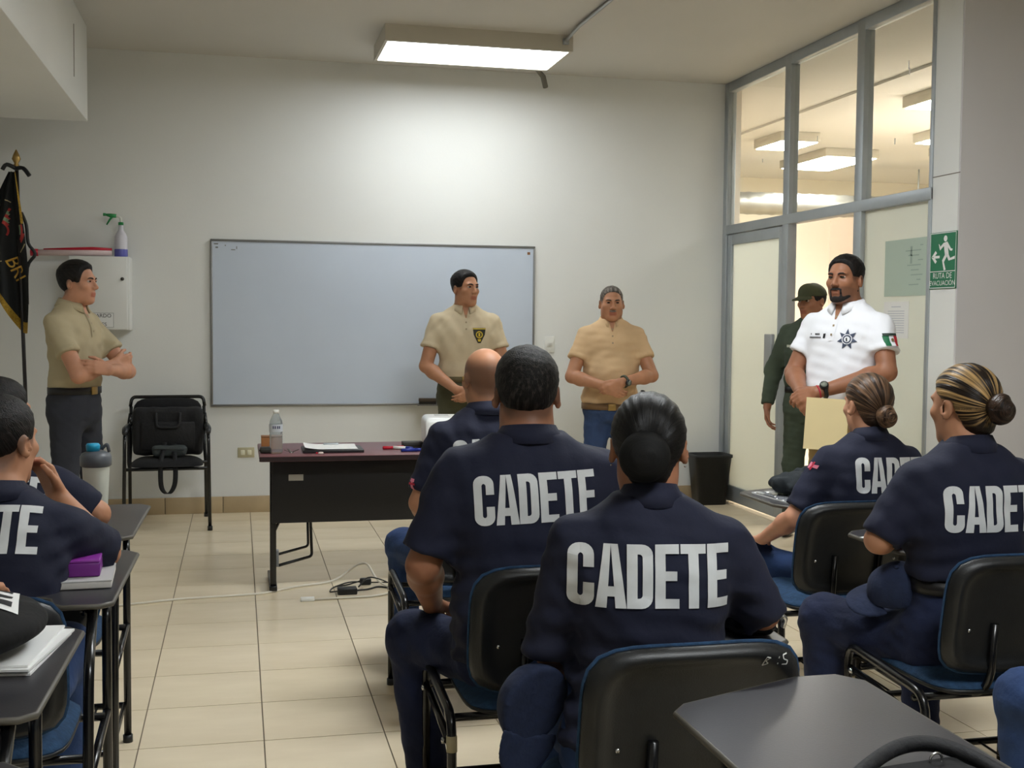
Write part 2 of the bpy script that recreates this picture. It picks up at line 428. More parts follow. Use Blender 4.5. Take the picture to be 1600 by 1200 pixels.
def struct(name, mb, m, parent=None, label=None):
    o = mb.build(name, m, parent)
    if parent is None: o['kind'] = 'structure'
    if label: o['label'] = label
    return o
wall_back = struct('wall_back', MB().box((XL, YB, 0), (XP + 0.06, YB + 0.12, ZC)), M_wall)
struct('wall_left', MB().box((XL - 0.12, YR, 0), (XL, YB + 0.12, ZC)), M_wall)
struct('wall_rear', MB().box((XL, YR - 0.12, 0), (9.2, YR, ZC)), M_wall)
struct('ceiling', MB().box((XL - 0.12, YR - 0.12, ZC), (9.2, 14.6, ZC + 0.1)), M_ceil)
# dropped duct box (soffit) along the left side of the ceiling
struct('trim_1', MB().box((XL, YR, 2.69), (-0.95, 8.2, ZC), bev=0.004), M_wall)
M_crack = mat('hairline_crack', (120, 112, 102), 0.9)
def crack(name, pts, parent, r=0.003): MB().tube(pts, r, 0, 4).build(name, M_crack, parent)
crack('crack', [(-0.949, 7.55, 3.16), (-0.949, 7.552, 3.0), (-0.949, 7.548, 2.85)], bpy.data.objects['trim_1'])
# right-hand pillar and the wall that follows it towards the viewer
struct('wall_right', MB().box((3.77, 5.705, 0), (3.97, 5.945, ZC)), M_wall, label='white pillar between glass partition and plain wall')
wr = struct('wall_right_side', MB().box((3.771, 5.69, 0), (6.6, 5.704, ZC)), mat('shaded_wall', (206, 203, 204), 0.75, noise=(0.7, 0.05)))  # darker tone paints in the weaker light on this viewer-facing side
MB().box((3.972, 5.705, 0), (6.6, 5.84, ZC)).build('wall_core', mat('shaded_wall'), wr)
struct('wall_right_outer', MB().box((6.5, YR, 0), (6.62, 5.70, ZC)), M_wall)
MB().box((3.767, 5.69, 2.235), (3.7705, 5.945, 2.239)).build('joint_line', M_crack, bpy.data.objects['wall_right'])
# baseboard tiles along the back wall
bb = struct('baseboard_back', MB().box((XL, YB - 0.006, 0), (XP, YB, 0.118)), M_grout)
bmesh_ = MB().box((0.002, -0.012, 0.0), (T - 0.002, 0, 0.12), bev=0.002).mesh('tile', M_base)
k = 0; x = -2.55
while x < XP - T:
    link('tile', bmesh_, bb, (x, YB - 0.005, 0)); x += T
MB().box((x + .002, -0.012 + YB - .005, 0), (XP, YB - .005, 0.12)).build('tile', M_base, bb)

# ------------------------------------------------------------------ glass partition
ZT = 2.135
part = thing('window_1', 'aluminium framed glass partition with clear upper panes', 'window', (0, 0, 0)); del part['category']; tag(part, kind='structure')
def bar(name, y0, y1, z0, z1, dx=0.035, parent=part): MB().box((XP - dx, y0, z0), (XP + dx, y1, z1), bev=0.004).build(name, M_alu, parent)
for y0, y1 in ((8.78, 8.85), (7.70, 7.79), (6.70, 6.79)): bar('mullion', y0, y1, 0.0, ZC)
bar('top_rail', 5.945, 8.78, 3.225, ZC - 0.002, 0.034); bar('transom', 5.945, 8.78, ZT - 0.02, ZT + 0.05, 0.037)
bar('side_rail', 5.945, 5.975, 0, ZC, 0.03)
M_glass = bpy.data.materials.new('clear_glass'); M_glass.use_nodes = True
_nt = M_glass.node_tree; _nt.nodes.clear()
_o = _nt.nodes.new('ShaderNodeOutputMaterial'); _mx = _nt.nodes.new('ShaderNodeMixShader'); _tr = _nt.nodes.new('ShaderNodeBsdfTransparent'); _gl = _nt.nodes.new('ShaderNodeBsdfGlossy')
_gl.inputs['Roughness'].default_value = 0.02; _tr.inputs[0].default_value = (0.93, 0.95, 0.93, 1); _mx.inputs[0].default_value = 0.04
_nt.links.new(_tr.outputs[0], _mx.inputs[1]); _nt.links.new(_gl.outputs[0], _mx.inputs[2]); _nt.links.new(_mx.outputs[0], _o.inputs[0])
for y0, y1 in ((7.79, 8.78), (6.79, 7.70), (5.975, 6.70)): MB().box((XP - 0.003, y0, ZT + 0.05), (XP + 0.003, y1, 3.225)).build('pane', M_glass, part)
MB().box((XP - 0.003, 5.975, 0.1), (XP + 0.003, 6.70, ZT - 0.02)).build('pane', M_frost, part)
bar('bottom_rail', 5.975, 6.70, 0.0, 0.1, 0.03)
for y, z, r in ((6.25, 2.92, .012), (6.24, 2.88, .01), (7.35, 2.66, .008), (8.2, 2.62, .007), (6.38, 2.5, .009)):
    MB().box((XP - .0042, y - r * .5, z - r * 2), (XP - .0032, y + r * .5, z + r * 2)).build('tape_scrap', M_white, part)
# closed door leaf
door = thing('door_1', 'frosted glass door leaf in aluminium frame', 'door'); del door['category']; tag(door, kind='structure')
def dbar(n, y0, y1, z0, z1, dx=0.022): MB().box((XP - dx, y0, z0), (XP + dx, y1, z1), bev=0.003).build(n, M_alu, door)
dbar('stile', 8.70, 8.775, 0.02, 2.11); dbar('stile', 7.79, 7.865, 0.02, 2.11); dbar('top_rail', 7.865, 8.70, 2.03, 2.11); dbar('bottom_rail', 7.865, 8.70, 0.02, 0.14)
MB().box((XP - 0.004, 7.865, 0.14), (XP + 0.004, 8.70, 2.03)).build('pane', M_frost, door)
MB().box((XP - 0.05, 7.90, 1.075), (XP - 0.02, 8.02, 1.34), bev=0.006).build('pull_plate', mat('plate_steel', (170, 172, 174), 0.4, 0.6), door)
# threshold
struct('trim_2', MB().box((XP - 0.045, 6.79, 0.0), (XP + 0.045, 7.70, 0.012)), M_alu)

# room behind the glass
struct('wall_next_far', MB().box((XP + 0.06, 14.2, 0), (9.2, 14.35, ZC)), mat('cream_far_wall', (236, 230, 214), 0.8))
struct('wall_next_right', MB().box((9.0, YR, 0), (9.15, 14.3, ZC)), M_peach)
struct('wall_next_back', MB().box((XP + 0.06, 8.97, 0), (XP + 0.16, 14.2, ZC)), M_peach)
struct('wall_next_partition', MB().box((5.4, 5.9, 0), (7.2, 10.2, 2.38)), M_peach)
struct('trim_3', MB().box((4.86, 5.85, ZC - 0.022), (9.0, 14.2, ZC - 0.001)), M_ceil)
def next_lamp(x, y, sx, sy, lab):
    t = thing('ceiling_light', lab, 'ceiling light', (x, y, ZC - 0.022), group='ceiling lights in the next room')
    MB().box((-sx / 2, -sy / 2, -0.09), (sx / 2, sy / 2, 0.0), bev=0.004).build('housing', M_fix, t)
    MB().box((-sx / 2 + .02, -sy / 2 + .02, -0.096), (sx / 2 - .02, sy / 2 - .02, -0.085)).build('diffuser', M_lamp2, t)
next_lamp(5.33, 11.0, 0.42, 0.62, 'small lit ceiling panel seen through the leftmost upper pane')
next_lamp(6.36, 12.1, 0.62, 1.1, 'lit boxy ceiling lamp behind the middle upper pane')
next_lamp(5.62, 8.35, 0.62, 1.0, 'lit ceiling panel highest up behind the upper pane beside the pillar')
next_lamp(6.75, 10.05, 0.62, 0.95, 'lit boxy ceiling lamp behind the pane by the pillar, middle one of three')
next_lamp(7.35, 11.0, 0.5, 0.6, 'lowest small lit ceiling panel behind the pane by the pillar')
d = thing('duct', 'round spiral metal air duct seen through the upper panes', 'duct', (0, 0, 0))
mb = MB(); xs = np.arange(4.0, 8.9, 0.05)
mb.tube([(float(x_), 12.6, 2.78) for x_ in xs], [0.125 + (0.006 if i % 3 == 0 else 0) for i in range(len(xs))], 0, 20)
mb.build('pipe', mat('galvanised', (158, 157, 152), 0.38, 0.8, noise=(6, 0.1)), d)
for x_ in (4.6, 6.2, 7.8): MB().tube([(x_, 12.6, 2.9), (x_, 12.6, 3.24)], 0.008).build('hanger', M_alu, d)

# ------------------------------------------------------------------ ceiling lights of this room
def room_lamp(x, y, lab, m):
    t = thing('ceiling_light', lab, 'ceiling light', (x, y, ZC))
    sx, sy, hh = 1.24, 0.64, 0.105
    fr = MB()
    fr.box((-sx / 2, -sy / 2, -hh), (sx / 2, -sy / 2 + .03, 0)).box((-sx / 2, sy / 2 - .03, -hh), (sx / 2, sy / 2, 0)).box((-sx / 2, -sy / 2 + .03, -hh), (-sx / 2 + .02, sy / 2 - .03, 0)).box((sx / 2 - .02, -sy / 2 + .03, -hh), (sx / 2, sy / 2 - .03, 0))
    fr.box((-sx / 2 + .02, -sy / 2 + .03, -.02), (sx / 2 - .02, sy / 2 - .03, 0)).build('housing', M_fix, t)
    MB().box((-sx / 2 + .021, -sy / 2 + .031, -hh + .004), (sx / 2 - .021, sy / 2 - .031, -hh + .018)).build('diffuser', m, t)
    return t
room_lamp(1.535, 7.94, 'bright boxy ceiling lamp above the whiteboard', M_lamp)
room_lamp(1.535, 4.3, 'ceiling lamp out of view over the middle seats', M_lamp_b)
room_lamp(1.535, 0.7, 'ceiling lamp out of view over the rear seats', M_lamp_b)
c = thing('conduit', 'thin grey conduit running along the ceiling to the lamp', 'conduit', (0, 0, 0))
MB().tube([(2.10, 7.62, 3.245), (2.10, 7.56, 3.262), (2.105, 7.3, 3.285), (2.115, 6.5, 3.285), (2.12, 5.2, 3.285)], 0.013, 0.04).build('pipe', mat('conduit_grey', (150, 150, 146), 0.35, 0.6), c)
MB().lathe([(0, 0), (.022, 0), (.022, .035), (0, .035)], (2.10, 7.60, 3.235), 12).build('connector', M_alu, c)
tag(MB().tube([(2.06, 8.24, 3.285), (2.12, 8.5, 3.27), (2.22, 8.66, 3.24), (2.25, 8.7, 3.17)], [0.016, 0.016, 0.02, 0.02], 0).build('loose_cable', mat('cable_grey', (108, 104, 94), 0.7)), 'short grey cable end hanging from ceiling behind the lamp', 'cable')

# ------------------------------------------------------------------ things on the back wall
wb = thing('whiteboard', 'large white dry-erase board on the back wall', 'whiteboard', (1.01, YB, 1.385))
MB().box((-1.19, -0.018, -0.59), (1.19, -0.002, 0.59)).build('panel', mat('whiteboard_surface', (196, 206, 220), 0.22, noise=(1.5, 0.03), spec=0.5), wb)
for lo, hi in (((-1.205, -.026, .59), (1.205, 0, .605)), ((-1.205, -.026, -.605), (1.205, 0, -.59)), ((-1.205, -.026, -.59), (-1.19, 0, .59)), ((1.19, -.026, -.59), (1.205, 0, .59))):
    MB().box(lo, hi, bev=0.003).build('frame', mat('board_frame', (140, 140, 140), 0.4, 0.7), wb)
MB().box((0.3, -.075, -.607), (1.19, -0.027, -.597)).build('tray', mat('board_frame', (140, 140, 140)), wb)
for xx, zz, a, b in ((-1.165, .57, .03, .008), (-1.16, .545, .018, .01), (-1.10, .56, .008, .008), (-1.045, .53, .03, .006), (-1.02, .545, .006, .02), (1.155, .55, .022, .02)):
    MB().box((xx - a / 2, -.0195, zz - b / 2), (xx + a / 2, -.0178, zz + b / 2)).build('ink_smudge', mat('smudge', (120, 122, 120), .8) if xx < 0 else mat('brown_sticker', (130, 88, 56), .7), wb)
e = thing('board_eraser', 'dark brown felt eraser on the whiteboard tray', 'eraser', (1.385, YB - 0.05, 0.788))
MB().box((-.065, -.022, 0.018), (.065, .022, .045), bev=.004).build('grip', mat('eraser_brown', (74, 62, 50), .7), e); MB().box((-.063, -.02, 0), (.063, .02, .0185)).build('felt', mat('felt', (50, 46, 42), 1), e)

t = thing('wall_outlet', 'beige double power outlet low on the back wall', 'outlet', (0.052, YB, 0.44))
MB().box((-.06, -.008, -.037), (.06, 0, .037), bev=.003).build('plate', mat('outlet_plate', (186, 178, 146), .45), t)
for s_ in (-1, 1): MB().box((s_ * .024 - .015, -.011, -.018), (s_ * .024 + .015, -.007, .018), bev=.003).build('socket', mat('outlet_socket', (226, 222, 196), .4), t)
t = thing('light_switch', 'white light switch plate right of the whiteboard', 'light switch', (2.34, YB, 1.24))
MB().box((-.04, -.009, -.064), (.04, 0, .064), bev=.004).build('plate', M_whiteplastic, t); MB().box((-.022, -.013, -.016), (.022, -.008, .016), bev=.002).build('rocker', mat('rocker', (214, 212, 204), .4), t)

cb = thing('wall_cabinet', 'small white metal cabinet with notice on the back wall', 'cabinet', (-0.925, YB, 1.585))
MB().box((-.21, -.215, -.255), (.19, -0.001, .255), bev=.006).build('body', mat('cabinet_white', (224, 225, 222), .35), cb)
dr = MB().box((-.205, -.235, -.25), (.175, -.216, .25), bev=.004).build('door', mat('cabinet_white', (224, 225, 222)), cb)
MB().lathe([(0, 0), (.012, 0), (.012, -.012), (0, -.012)], (.145, -.235, .1), 12, axis='y').build('lock', mat('lock_dark', (90, 88, 84), .3, .8), dr)
nt_ = MB().box((-.19, -.2375, -.235), (.085, -.2355, -.135)).build('notice', M_white, cb)
for lo_, hi_ in (((-.19, -.2385, -.137), (.085, -.2375, -.135)), ((-.19, -.2385, -.235), (.085, -.2375, -.233)), ((.083, -.2385, -.235), (.085, -.2375, -.135))): MB().box(lo_, hi_).build('border', mat('grey_border', (120, 120, 118), .7), nt_)
for i, s in enumerate(('RESGUARDO', 'DE', 'VALORES')):
    me = text_mesh(s, .036, 'lettering', M_blk); o = link('lettering', me, nt_); o.location = (-.035, -.239, -.156 - i * .030); o.rotation_euler = (PI / 2, 0, 0)
sb = thing('spray_bottle', 'spray bottle with green trigger and blue liquid on cabinet', 'spray bottle', (-0.80, YB - 0.1, 1.84))
MB().lathe([(0, 0), (.042, 0), (.044, .01), (.044, .055), (.044, .06), (.043, .14), (.034, .165), (.018, .19), (.016, .225), (0, .225)], seg=18).build('bottle', mat('cloudy_plastic', (214, 212, 222), .35, alpha=1), sb)
MB().lathe([(.0445, .003), (.0455, .01), (.0455, .05), (.0445, .056)], seg=18).build('liquid', mat('blue_liquid', (96, 98, 178), .3), sb)
MB().lathe([(0, .225), (.018, .225), (.018, .245), (0, .245)], seg=14).build('neck_ring', mat('green_plastic', (30, 132, 70), .4), sb)
MB().tube([(0, 0, .24), (0, 0, .275), (-.02, 0, .288), (-.045, 0, .287)], .009, .01).build('stem', M_whiteplastic, sb)
tr = MB(); tr.tube([(-.03, 0, .288), (-.07, 0, .29), (-.105, 0, .296)], [.014, .015, .007], 0); tr.tube([(-.055, 0, .285), (-.075, 0, .26), (-.095, 0, .225)], [.008, .007, .005], 0); tr.tube([(-.1, 0, .296), (-.118, 0, .296)], .011)
tr.build('trigger_head', mat('green_plastic', (30, 132, 70)), sb)
rr_ = thing('rolled_banner', 'red and white rolled plastic sleeve lying on the cabinet', 'roll', (0, 0, 0))
MB().tube([(-1.385, 8.74, 1.862), (-1.1, 8.74, 1.866), (-.86, 8.74, 1.872)], [.022, .023, .022], 0, 10).build('sleeve', mat('pink_white_film', (226, 202, 200), .3), rr_)
MB().tube([(-1.31, 8.735, 1.885), (-1.1, 8.735, 1.891), (-.99, 8.735, 1.895), (-.86, 8.735, 1.889)], [.006, .012, .013, .014], 0, 8).build('red_roll', mat('red_plastic', (190, 22, 48), .4), rr_)
MB().tube([(-1.395, 8.74, 1.862), (-1.345, 8.74, 1.862)], .026, 0, 10).build('end_cap', mat('red_plastic', (190, 22, 48)), rr_)

# signs on partition and pillar
sg = thing('evacuation_sign', 'green evacuation route sign with running figure on the pillar', 'sign', (3.768, 5.82, 1.772), 0)
M_sg = mat('sign_green', (18, 112, 74), .4)
MB().box((-.004, -.125, -.155), (0, .125, .155)).build('panel', M_sg, sg)
def on_sign(name, quads, parent=sg, x=-.0052, m=M_white):
    mb = MB()
    for q in quads: mb.add([(x, -p[0], p[1]) for p in q], [tuple(range(len(q)))])
    return mb.build(name, m, parent)
on_sign('border', [((-.122, y), (.122, y), (.122, y + .004), (-.122, y + .004)) for y in (-.152, -.062, .148)] + [((x_, -.152), (x_ + .004, -.152), (x_ + .004, .152), (x_, .152)) for x_ in (-.122, .118)])
on_sign('arrow', [((-.108, .02), (-.07, .055), (-.056, .042), (-.075, .026)), ((-.108, .02), (-.075, .014), (-.056, -.004), (-.07, -.016)), ((-.09, .013), (-.03, .013), (-.03, .027), (-.09, .027))])
import itertools
cir = [(.022 + .017 * math.cos(a * PI / 6), .118 + .017 * math.sin(a * PI / 6)) for a in range(12)]
on_sign('running_figure', [cir, ((.005, .095), (.04, .1), (.055, .03), (.02, .022)), ((.005, .095), (.012, .08), (-.028, .055), (-.035, .07)), ((-.035, .07), (-.022, .064), (-.03, .085), (-.042, .092)),
    ((.04, .1), (.075, .062), (.066, .05), (.035, .08)), ((.075, .062), (.066, .05), (.085, .048), (.092, .058)), ((.02, .03), (.04, .022), (.012, -.01), (-.006, .0)), ((-.006, .0), (.012, -.01), (.03, -.052), (.012, -.056)),
    ((.028, .035), (.055, .03), (.072, .006), (.055, -.004)), ((.055, -.004), (.07, .01), (.112, .02), (.112, .004))])
for i, s in enumerate(('RUTA DE', 'EVACUACIÓN')):
    me = text_mesh(s, .044 if i == 0 else .038, 'lettering', M_white); o = link('lettering', me, sg); o.location = (-.0055, 0, -.085 - i * .04); o.rotation_euler = (PI / 2, 0, -PI / 2)
gp = thing('green_notice', 'faded green sheet taped to the frosted pane', 'notice', (XP - .0045, 6.205, 1.75))
MB().box((-.003, -.245, -.165), (0, .245, .165)).build('sheet', mat('pale_green_sheet', (176, 192, 178), .5), gp)
mbp = MB()
for i in range(9):
    yy = .12 - .028 * i; ww = [.03, .16, .11, .05, .14, .08, .12, .04, .1][i]; mbp.box((-.0035, -.16 + .02 * (i % 3), yy), (-.003, -.16 + .02 * (i % 3) + ww, yy + .006))
mbp.box((-.0035, -.05, .02), (-.003, -.03, .12)); mbp.build('faint_print', mat('faint_print', (152, 168, 158), .7), gp)
wp = thing('paper_notice', 'white printed paper taped below the green sheet', 'paper', (XP - .0045, 6.315, 1.445))
MB().box((-.002, -.135, -.108), (0, .135, .108)).build('sheet', M_white, wp)
mbp = MB()
for i in range(10): mbp.box((-.0026, -.09, .05 - .014 * i), (-.002, .09, .054 - .014 * i))
mbp.box((-.0026, -.05, .075), (-.002, .05, .08)); mbp.build('print', mat('grey_print', (188, 190, 200), .7), wp)

# ------------------------------------------------------------------ furniture
def slab(a, b, n=5.0, yf=None, yb=None, na=48, nr=9):
    """rounded-rectangle pad in XZ; yf/yb give the depth of front and back face at (x, z, rho)"""
    rho = [0.0, .3, .55, .72, .8, .87, .92, .965, 1.0]; v = []; f = []
    for side, fy in ((0, yf), (1, yb)):
        for r in rho:
            for k in range(na):
                t = 2 * PI * k / na; ct, st = math.cos(t), math.sin(t)
                m = (abs(ct) ** n + abs(st) ** n) ** (-1 / n); x, z = r * a * ct * m, r * b * st * m
                v.append((x, fy(x, z, r), z))
    R_ = len(rho)
    for side in (0, 1):
        o = side * R_ * na
        for i in range(R_ - 1):
            for k in range(na):
                q = (o + i * na + k, o + i * na + (k + 1) % na, o + (i + 1) * na + (k + 1) % na, o + (i + 1) * na + k)
                f.append(q if side == 0 else q[::-1])
    o1, o2 = (R_ - 1) * na, R_ * na + (R_ - 1) * na
    for k in range(na): f.append((o1 + k, o1 + (k + 1) % na, o2 + (k + 1) % na, o2 + k))
    return v, f

TZ = 0.735     # writing tablet height
def make_tablet_chair():
    """school chair with a writing tablet on its right; seat faces +Y, origin on the floor under the seat"""
    t = thing('tablet_chair', 'black school chair with writing tablet', 'chair')
    cur = lambda x, z: 0.35 * x * x + -0.16 * (z) - 0.225
    prof = lambda r: np.interp(r, [0, .72, .8, .87, .93, 1], [.010, .010, .016, .026, .024, .004])
    v, f = slab(.222, .165, 5, lambda x, z, r: cur(x, z) + .004, lambda x, z, r: cur(x, z) - prof(r))
    bs = MB().add([(p[0], p[1], p[2] + .64) for p in v], f, 0, True).build('back_shell', M_black, t)
    v, f = slab(.227, .171, 5, lambda x, z, r: cur(x, z) + .005 + .028 * (1 - r ** 6), lambda x, z, r: cur(x, z) + .003)
    MB().add([(p[0], p[1], p[2] + .64) for p in v], f, 0, True).build('back_cushion', M_blue, t)
    for sx in (-1, 1): MB().lathe([(0, 0), (.006, 0), (.006, -.004), (0, -.005)], (sx * .15, cur(.15, -.05) - .008, .60), 10, axis='y').build('screw', M_chrome, bs)
    # seat: same pad laid flat
    v, f = slab(.215, .205, 5, lambda x, z, r: .0, lambda x, z, r: .018 * (1 - r ** 8) + .008)
    MB().add([(p[0], p[2] + .0, .430 - p[1]) for p in v], [q[::-1] for q in f], 0, True).build('seat_shell', M_black, t)
    v, f = slab(.214, .204, 5, lambda x, z, r: .036 * (1 - r ** 6) + .004, lambda x, z, r: .0)
    MB().add([(p[0], p[2] + .0, .431 + p[1]) for p in v], [q[::-1] for q in f], 0, True).build('seat_cushion', M_blue, t)
    r = .0125
    # left side frame: inverted U with a second bar and its bolts
    MB().tube([(-.265, .205, 0.004), (-.265, .215, .455), (-.265, -.20, .425), (-.265, -.225, .004)], r, .06).build('side_frame', M_steel, t)
    o = MB().tube([(-.265, .20, .385), (-.265, -.20, .345)], .0105).build('side_bar', M_steel, t)
    for y in (.17, -.165): MB().lathe([(0, 0), (.009, 0), (.008, -.008), (0, -.01)], (-.276, y, .385 - (.17 - y) * .1), 10, axis='x').build('bolt', M_chrome, o)
    # right side frame carries the tablet
    MB().tube([(.265, .205, 0.004), (.265, .205, .66), (.25, .36, TZ - .022)], r, .03).build('tablet_post', M_steel, t)
    MB().tube([(.265, -.225, .004), (.265, -.20, .40), (.265, -.17, .62), (.255, .0, TZ - .022)], r, .05).build('tablet_post', M_steel, t)
    MB().tube([(.265, .205, .40), (.265, -.20, .36)], .0105).build('side_bar', M_steel, t)
    MB().tube([(.235, -.0, TZ - .026), (.235, .34, TZ - .026), (.10, .55, TZ - .026)], .009, .05).build('tablet_brace', M_steel, t)
    # cross bars under the seat, uprights of the back
    for y, z in ((.14, .405), (-.14, .40)): MB().tube([(-.265, y, z), (.265, y, z)], .0105).build('cross_bar', M_steel, t)
    for sx in (-1, 1): MB().tube([(sx * .085, .12, .404), (sx * .085, -.16, .402), (sx * .085, -.225, .46), (sx * .085, -.236, .62)], .011, .05).build('back_upright', M_steel, t)
    # book rack
    rk = MB().tube([(-.255, .19, .13), (.255, .19, .13), (.255, -.2, .11), (-.255, -.2, .11)], .011, 0.0, closed=True).build('book_rack', M_steel, t)
    for i in range(5): MB().tube([(-.17 + i * .085, .19, .132), (-.17 + i * .085, -.2, .112)], .004, 0, 6).build('rack_wire', M_steel, rk)
    for sx in (-1, 1):
        for y in (.205, -.225): MB().lathe([(0, 0), (.016, 0), (.016, .025), (0, .025)], (sx * .265, y, 0), 10).build('rubber_foot', M_black, t)
    # tablet: wide in front, narrow arm behind
    out = [(.19, -.03), (.275, -.03), (.30, -.005), (.31, .60), (.275, .645), (.19, .645), (-.08, .535), (-.11, .50), (-.11, .20), (-.075, .13), (.08, .10), (.155, .05), (.17, -.01)]
    mb = MB(); mb.prism(out, TZ - .012, TZ, 0); n = len(out)
    top = mb.build('tablet', M_lam, t)
    ed = MB(); ins = [(p[0] * 1.0, p[1]) for p in out]
    ed.tube([(p[0], p[1], TZ - .0065) for p in out], .0072, .0, 6, closed=True).build('edging', M_edge, top)
    return t
CHAIR0 = make_tablet_chair(); _first = [True]
def tablet_chair(x, y, label, rz=0.0, drop=()):
    if _first[0]: c = CHAIR0; _first[0] = False
    else: c = copy_tree(CHAIR0)
    c.location = (x, y, 0); c.rotation_euler = (0, 0, rz); c['label'] = label; c['group'] = 'school chairs with writing tablets'
    for ch in list(c.children):
        if ch.name.split('.')[0] in drop: bpy.data.objects.remove(ch)
    return c
LATER = []
chair_S3 = tablet_chair(0.855, 2.34, 'school chair with B15 scrawled on its back, under the woman with black bun')
chair_S2 = tablet_chair(0.785, 3.09, 'school chair with taped leg under the man with short black hair')
chair_S1 = tablet_chair(0.84, 4.33, 'school chair under the bald cadet by the desk')
chair_S4 = tablet_chair(2.09, 3.93, 'school chair of woman with brown bun, jacket on its tablet')
chair_S5 = tablet_chair(2.06, 3.00, 'school chair under the woman with blonde-streaked bun')
chair_S6 = tablet_chair(-0.60, 2.98, 'school chair with purple box on its tablet, under the elbow-leaning cadet')
chair_S7 = tablet_chair(-0.63, 3.88, 'school chair with shaker bottle standing on its tablet')
chair_S8 = tablet_chair(-0.645, 2.16, 'school chair with black bag and white papers on its tablet')
chair_S0 = tablet_chair(-0.63, 1.40, 'school chair at bottom left corner with empty tablet tip showing')
chair_A = tablet_chair(0.86, 1.435, 'nearest school chair with large bare tablet behind the B15 chair')
chair_S9 = tablet_chair(2.12, 2.06, 'school chair under the cadet whose knee enters at right edge')
for ch_, k_ in ((chair_S3, .78), (chair_S8, .90), (chair_S0, .80)):      # chairs with a shorter tablet
    for c_ in ch_.children:
        if c_.name.startswith('tablet') and not c_.name.startswith(('tablet_post', 'tablet_brace')): c_.scale = (1, k_, 1)
        if c_.name.startswith('tablet_brace'): c_.scale = (1, .85, 1)
# strip of tape on a leg of one chair
MB().tube([(-.265, -.2055, .335), (-.265, -.2025, .375)], .0138, 0, 12).build('tape', mat('beige_tape', (176, 164, 132), .7), chair_S2)
# scrawled number on the back shell
def strokes_on_chair(ch, lines):
    sh = [c for c in ch.children if c.name.startswith('back_shell')][0]
    V = np.array([v.co[:] for v in sh.data.vertices]); bt = BVHTree.FromPolygons([tuple(v) for v in V], [tuple(p.vertices) for p in sh.data.polygons])
    qs = []
    for ln in lines:
        for (x0, z0), (x1, z1) in zip(ln, ln[1:]):
            dx, dz = x1 - x0, z1 - z0; L = math.hypot(dx, dz); nx, nz = -dz / L * .0011, dx / L * .0011
            qs.append(((x0 + nx, z0 + nz), (x0 - nx, z0 - nz), (x1 - nx, z1 - nz), (x1 + nx, z1 + nz)))
    decal('scrawled_number', [(qs, 0)], bt, (0, -.3, 0), (1, 0, 0), (0, 0, 1), sh, [mat('chalk_white', (214, 214, 208), .8)], step=.02, lift=.0015)
bx, bz = .128, .772
strokes_on_chair(chair_S3, [[(bx, bz - .012), (bx + .004, bz + .008), (bx + .012, bz + .006), (bx + .004, bz - .001), (bx + .011, bz - .008), (bx, bz - .012)], [(bx + .031, bz + .007), (bx + .030, bz - .010)],
    [(bx + .052, bz + .009), (bx + .041, bz + .008), (bx + .041, bz + .001), (bx + .050, bz - .003), (bx + .048, bz - .010), (bx + .038, bz - .010)]])

# teacher's desk
dk = thing('desk', 'black steel desk with dark red top in front of the whiteboard', 'desk', (0, 0, 0))
DX0, DX1, DY0, DY1, DZ = 0.10, 1.72, 5.98, 6.62, 0.735
MB().box((DX0, DY0, DZ - .028), (DX1, DY1, DZ), bev=.006).build('top', mat('burgundy_laminate', (118, 72, 76), .35, noise=(3, .14), stretch=(1, 8, 1)), dk)
MB().box((DX0 - .001, DY0 - .002, DZ - .026), (DX1 + .001, DY0 + .004, DZ - .003)).build('edge_band', mat('dark_edge', (38, 24, 26), .4), dk)
mp_ = MB().box((DX0 + .065, DY0 + .20, .365), (DX1 - .065, DY0 + .222, DZ - .03), bev=.003).build('modesty_panel', mat('black_sheet', (20, 20, 23), .5, noise=(2, .15)), dk)
MB().box((DX0 + .15, DY0 + .197, .585), (DX0 + .225, DY0 + .2005, .617)).build('asset_label', mat('grey_label', (168, 166, 158), .5), mp_)
for xx, s_ in ((DX0 + .072, 1), (DX1 - .072, -1)):
    MB().box((xx - .016, DY0 + .225, .03), (xx + .016, DY0 + .28, DZ - .03), bev=.003).build('leg', M_steel, dk)
    MB().tube([(xx, DY0 + .25, .3), (xx + s_ * .19, DY0 + .42, .66), (xx + s_ * .21, DY0 + .42, .145), (xx + s_ * .03, DY0 + .3, .125)], .008, .02).build('side_loop', M_steel, dk)
    MB().tube([(xx + s_ * .18, DY0 + .42, .66), (xx + s_ * .19, DY0 + .42, .20), (xx + s_ * .03, DY0 + .3, .185)], .007, .02).build('side_loop', M_steel, dk)
    MB().box((xx + .0, DY0 + .262, .125), (xx + s_ * .03 + (.014 if s_ < 0 else 0), DY0 + .31, .21) if s_ > 0 else (xx + .001, DY0 + .31, .21), bev=.002).build('bracket', mat('bracket_grey', (118, 118, 116), .5), dk)
    MB().box((xx - .02, DY0 + .21, .008), (xx + .02, DY1 - .02, .035), bev=.004).build('foot_bar', M_steel, dk)
    for yy in (DY0 + .24, DY1 - .05): MB().lathe([(0, 0), (.02, 0), (.02, .01), (0, .01)], (xx, yy, 0), 10).build('glide', M_whiteplastic, dk)
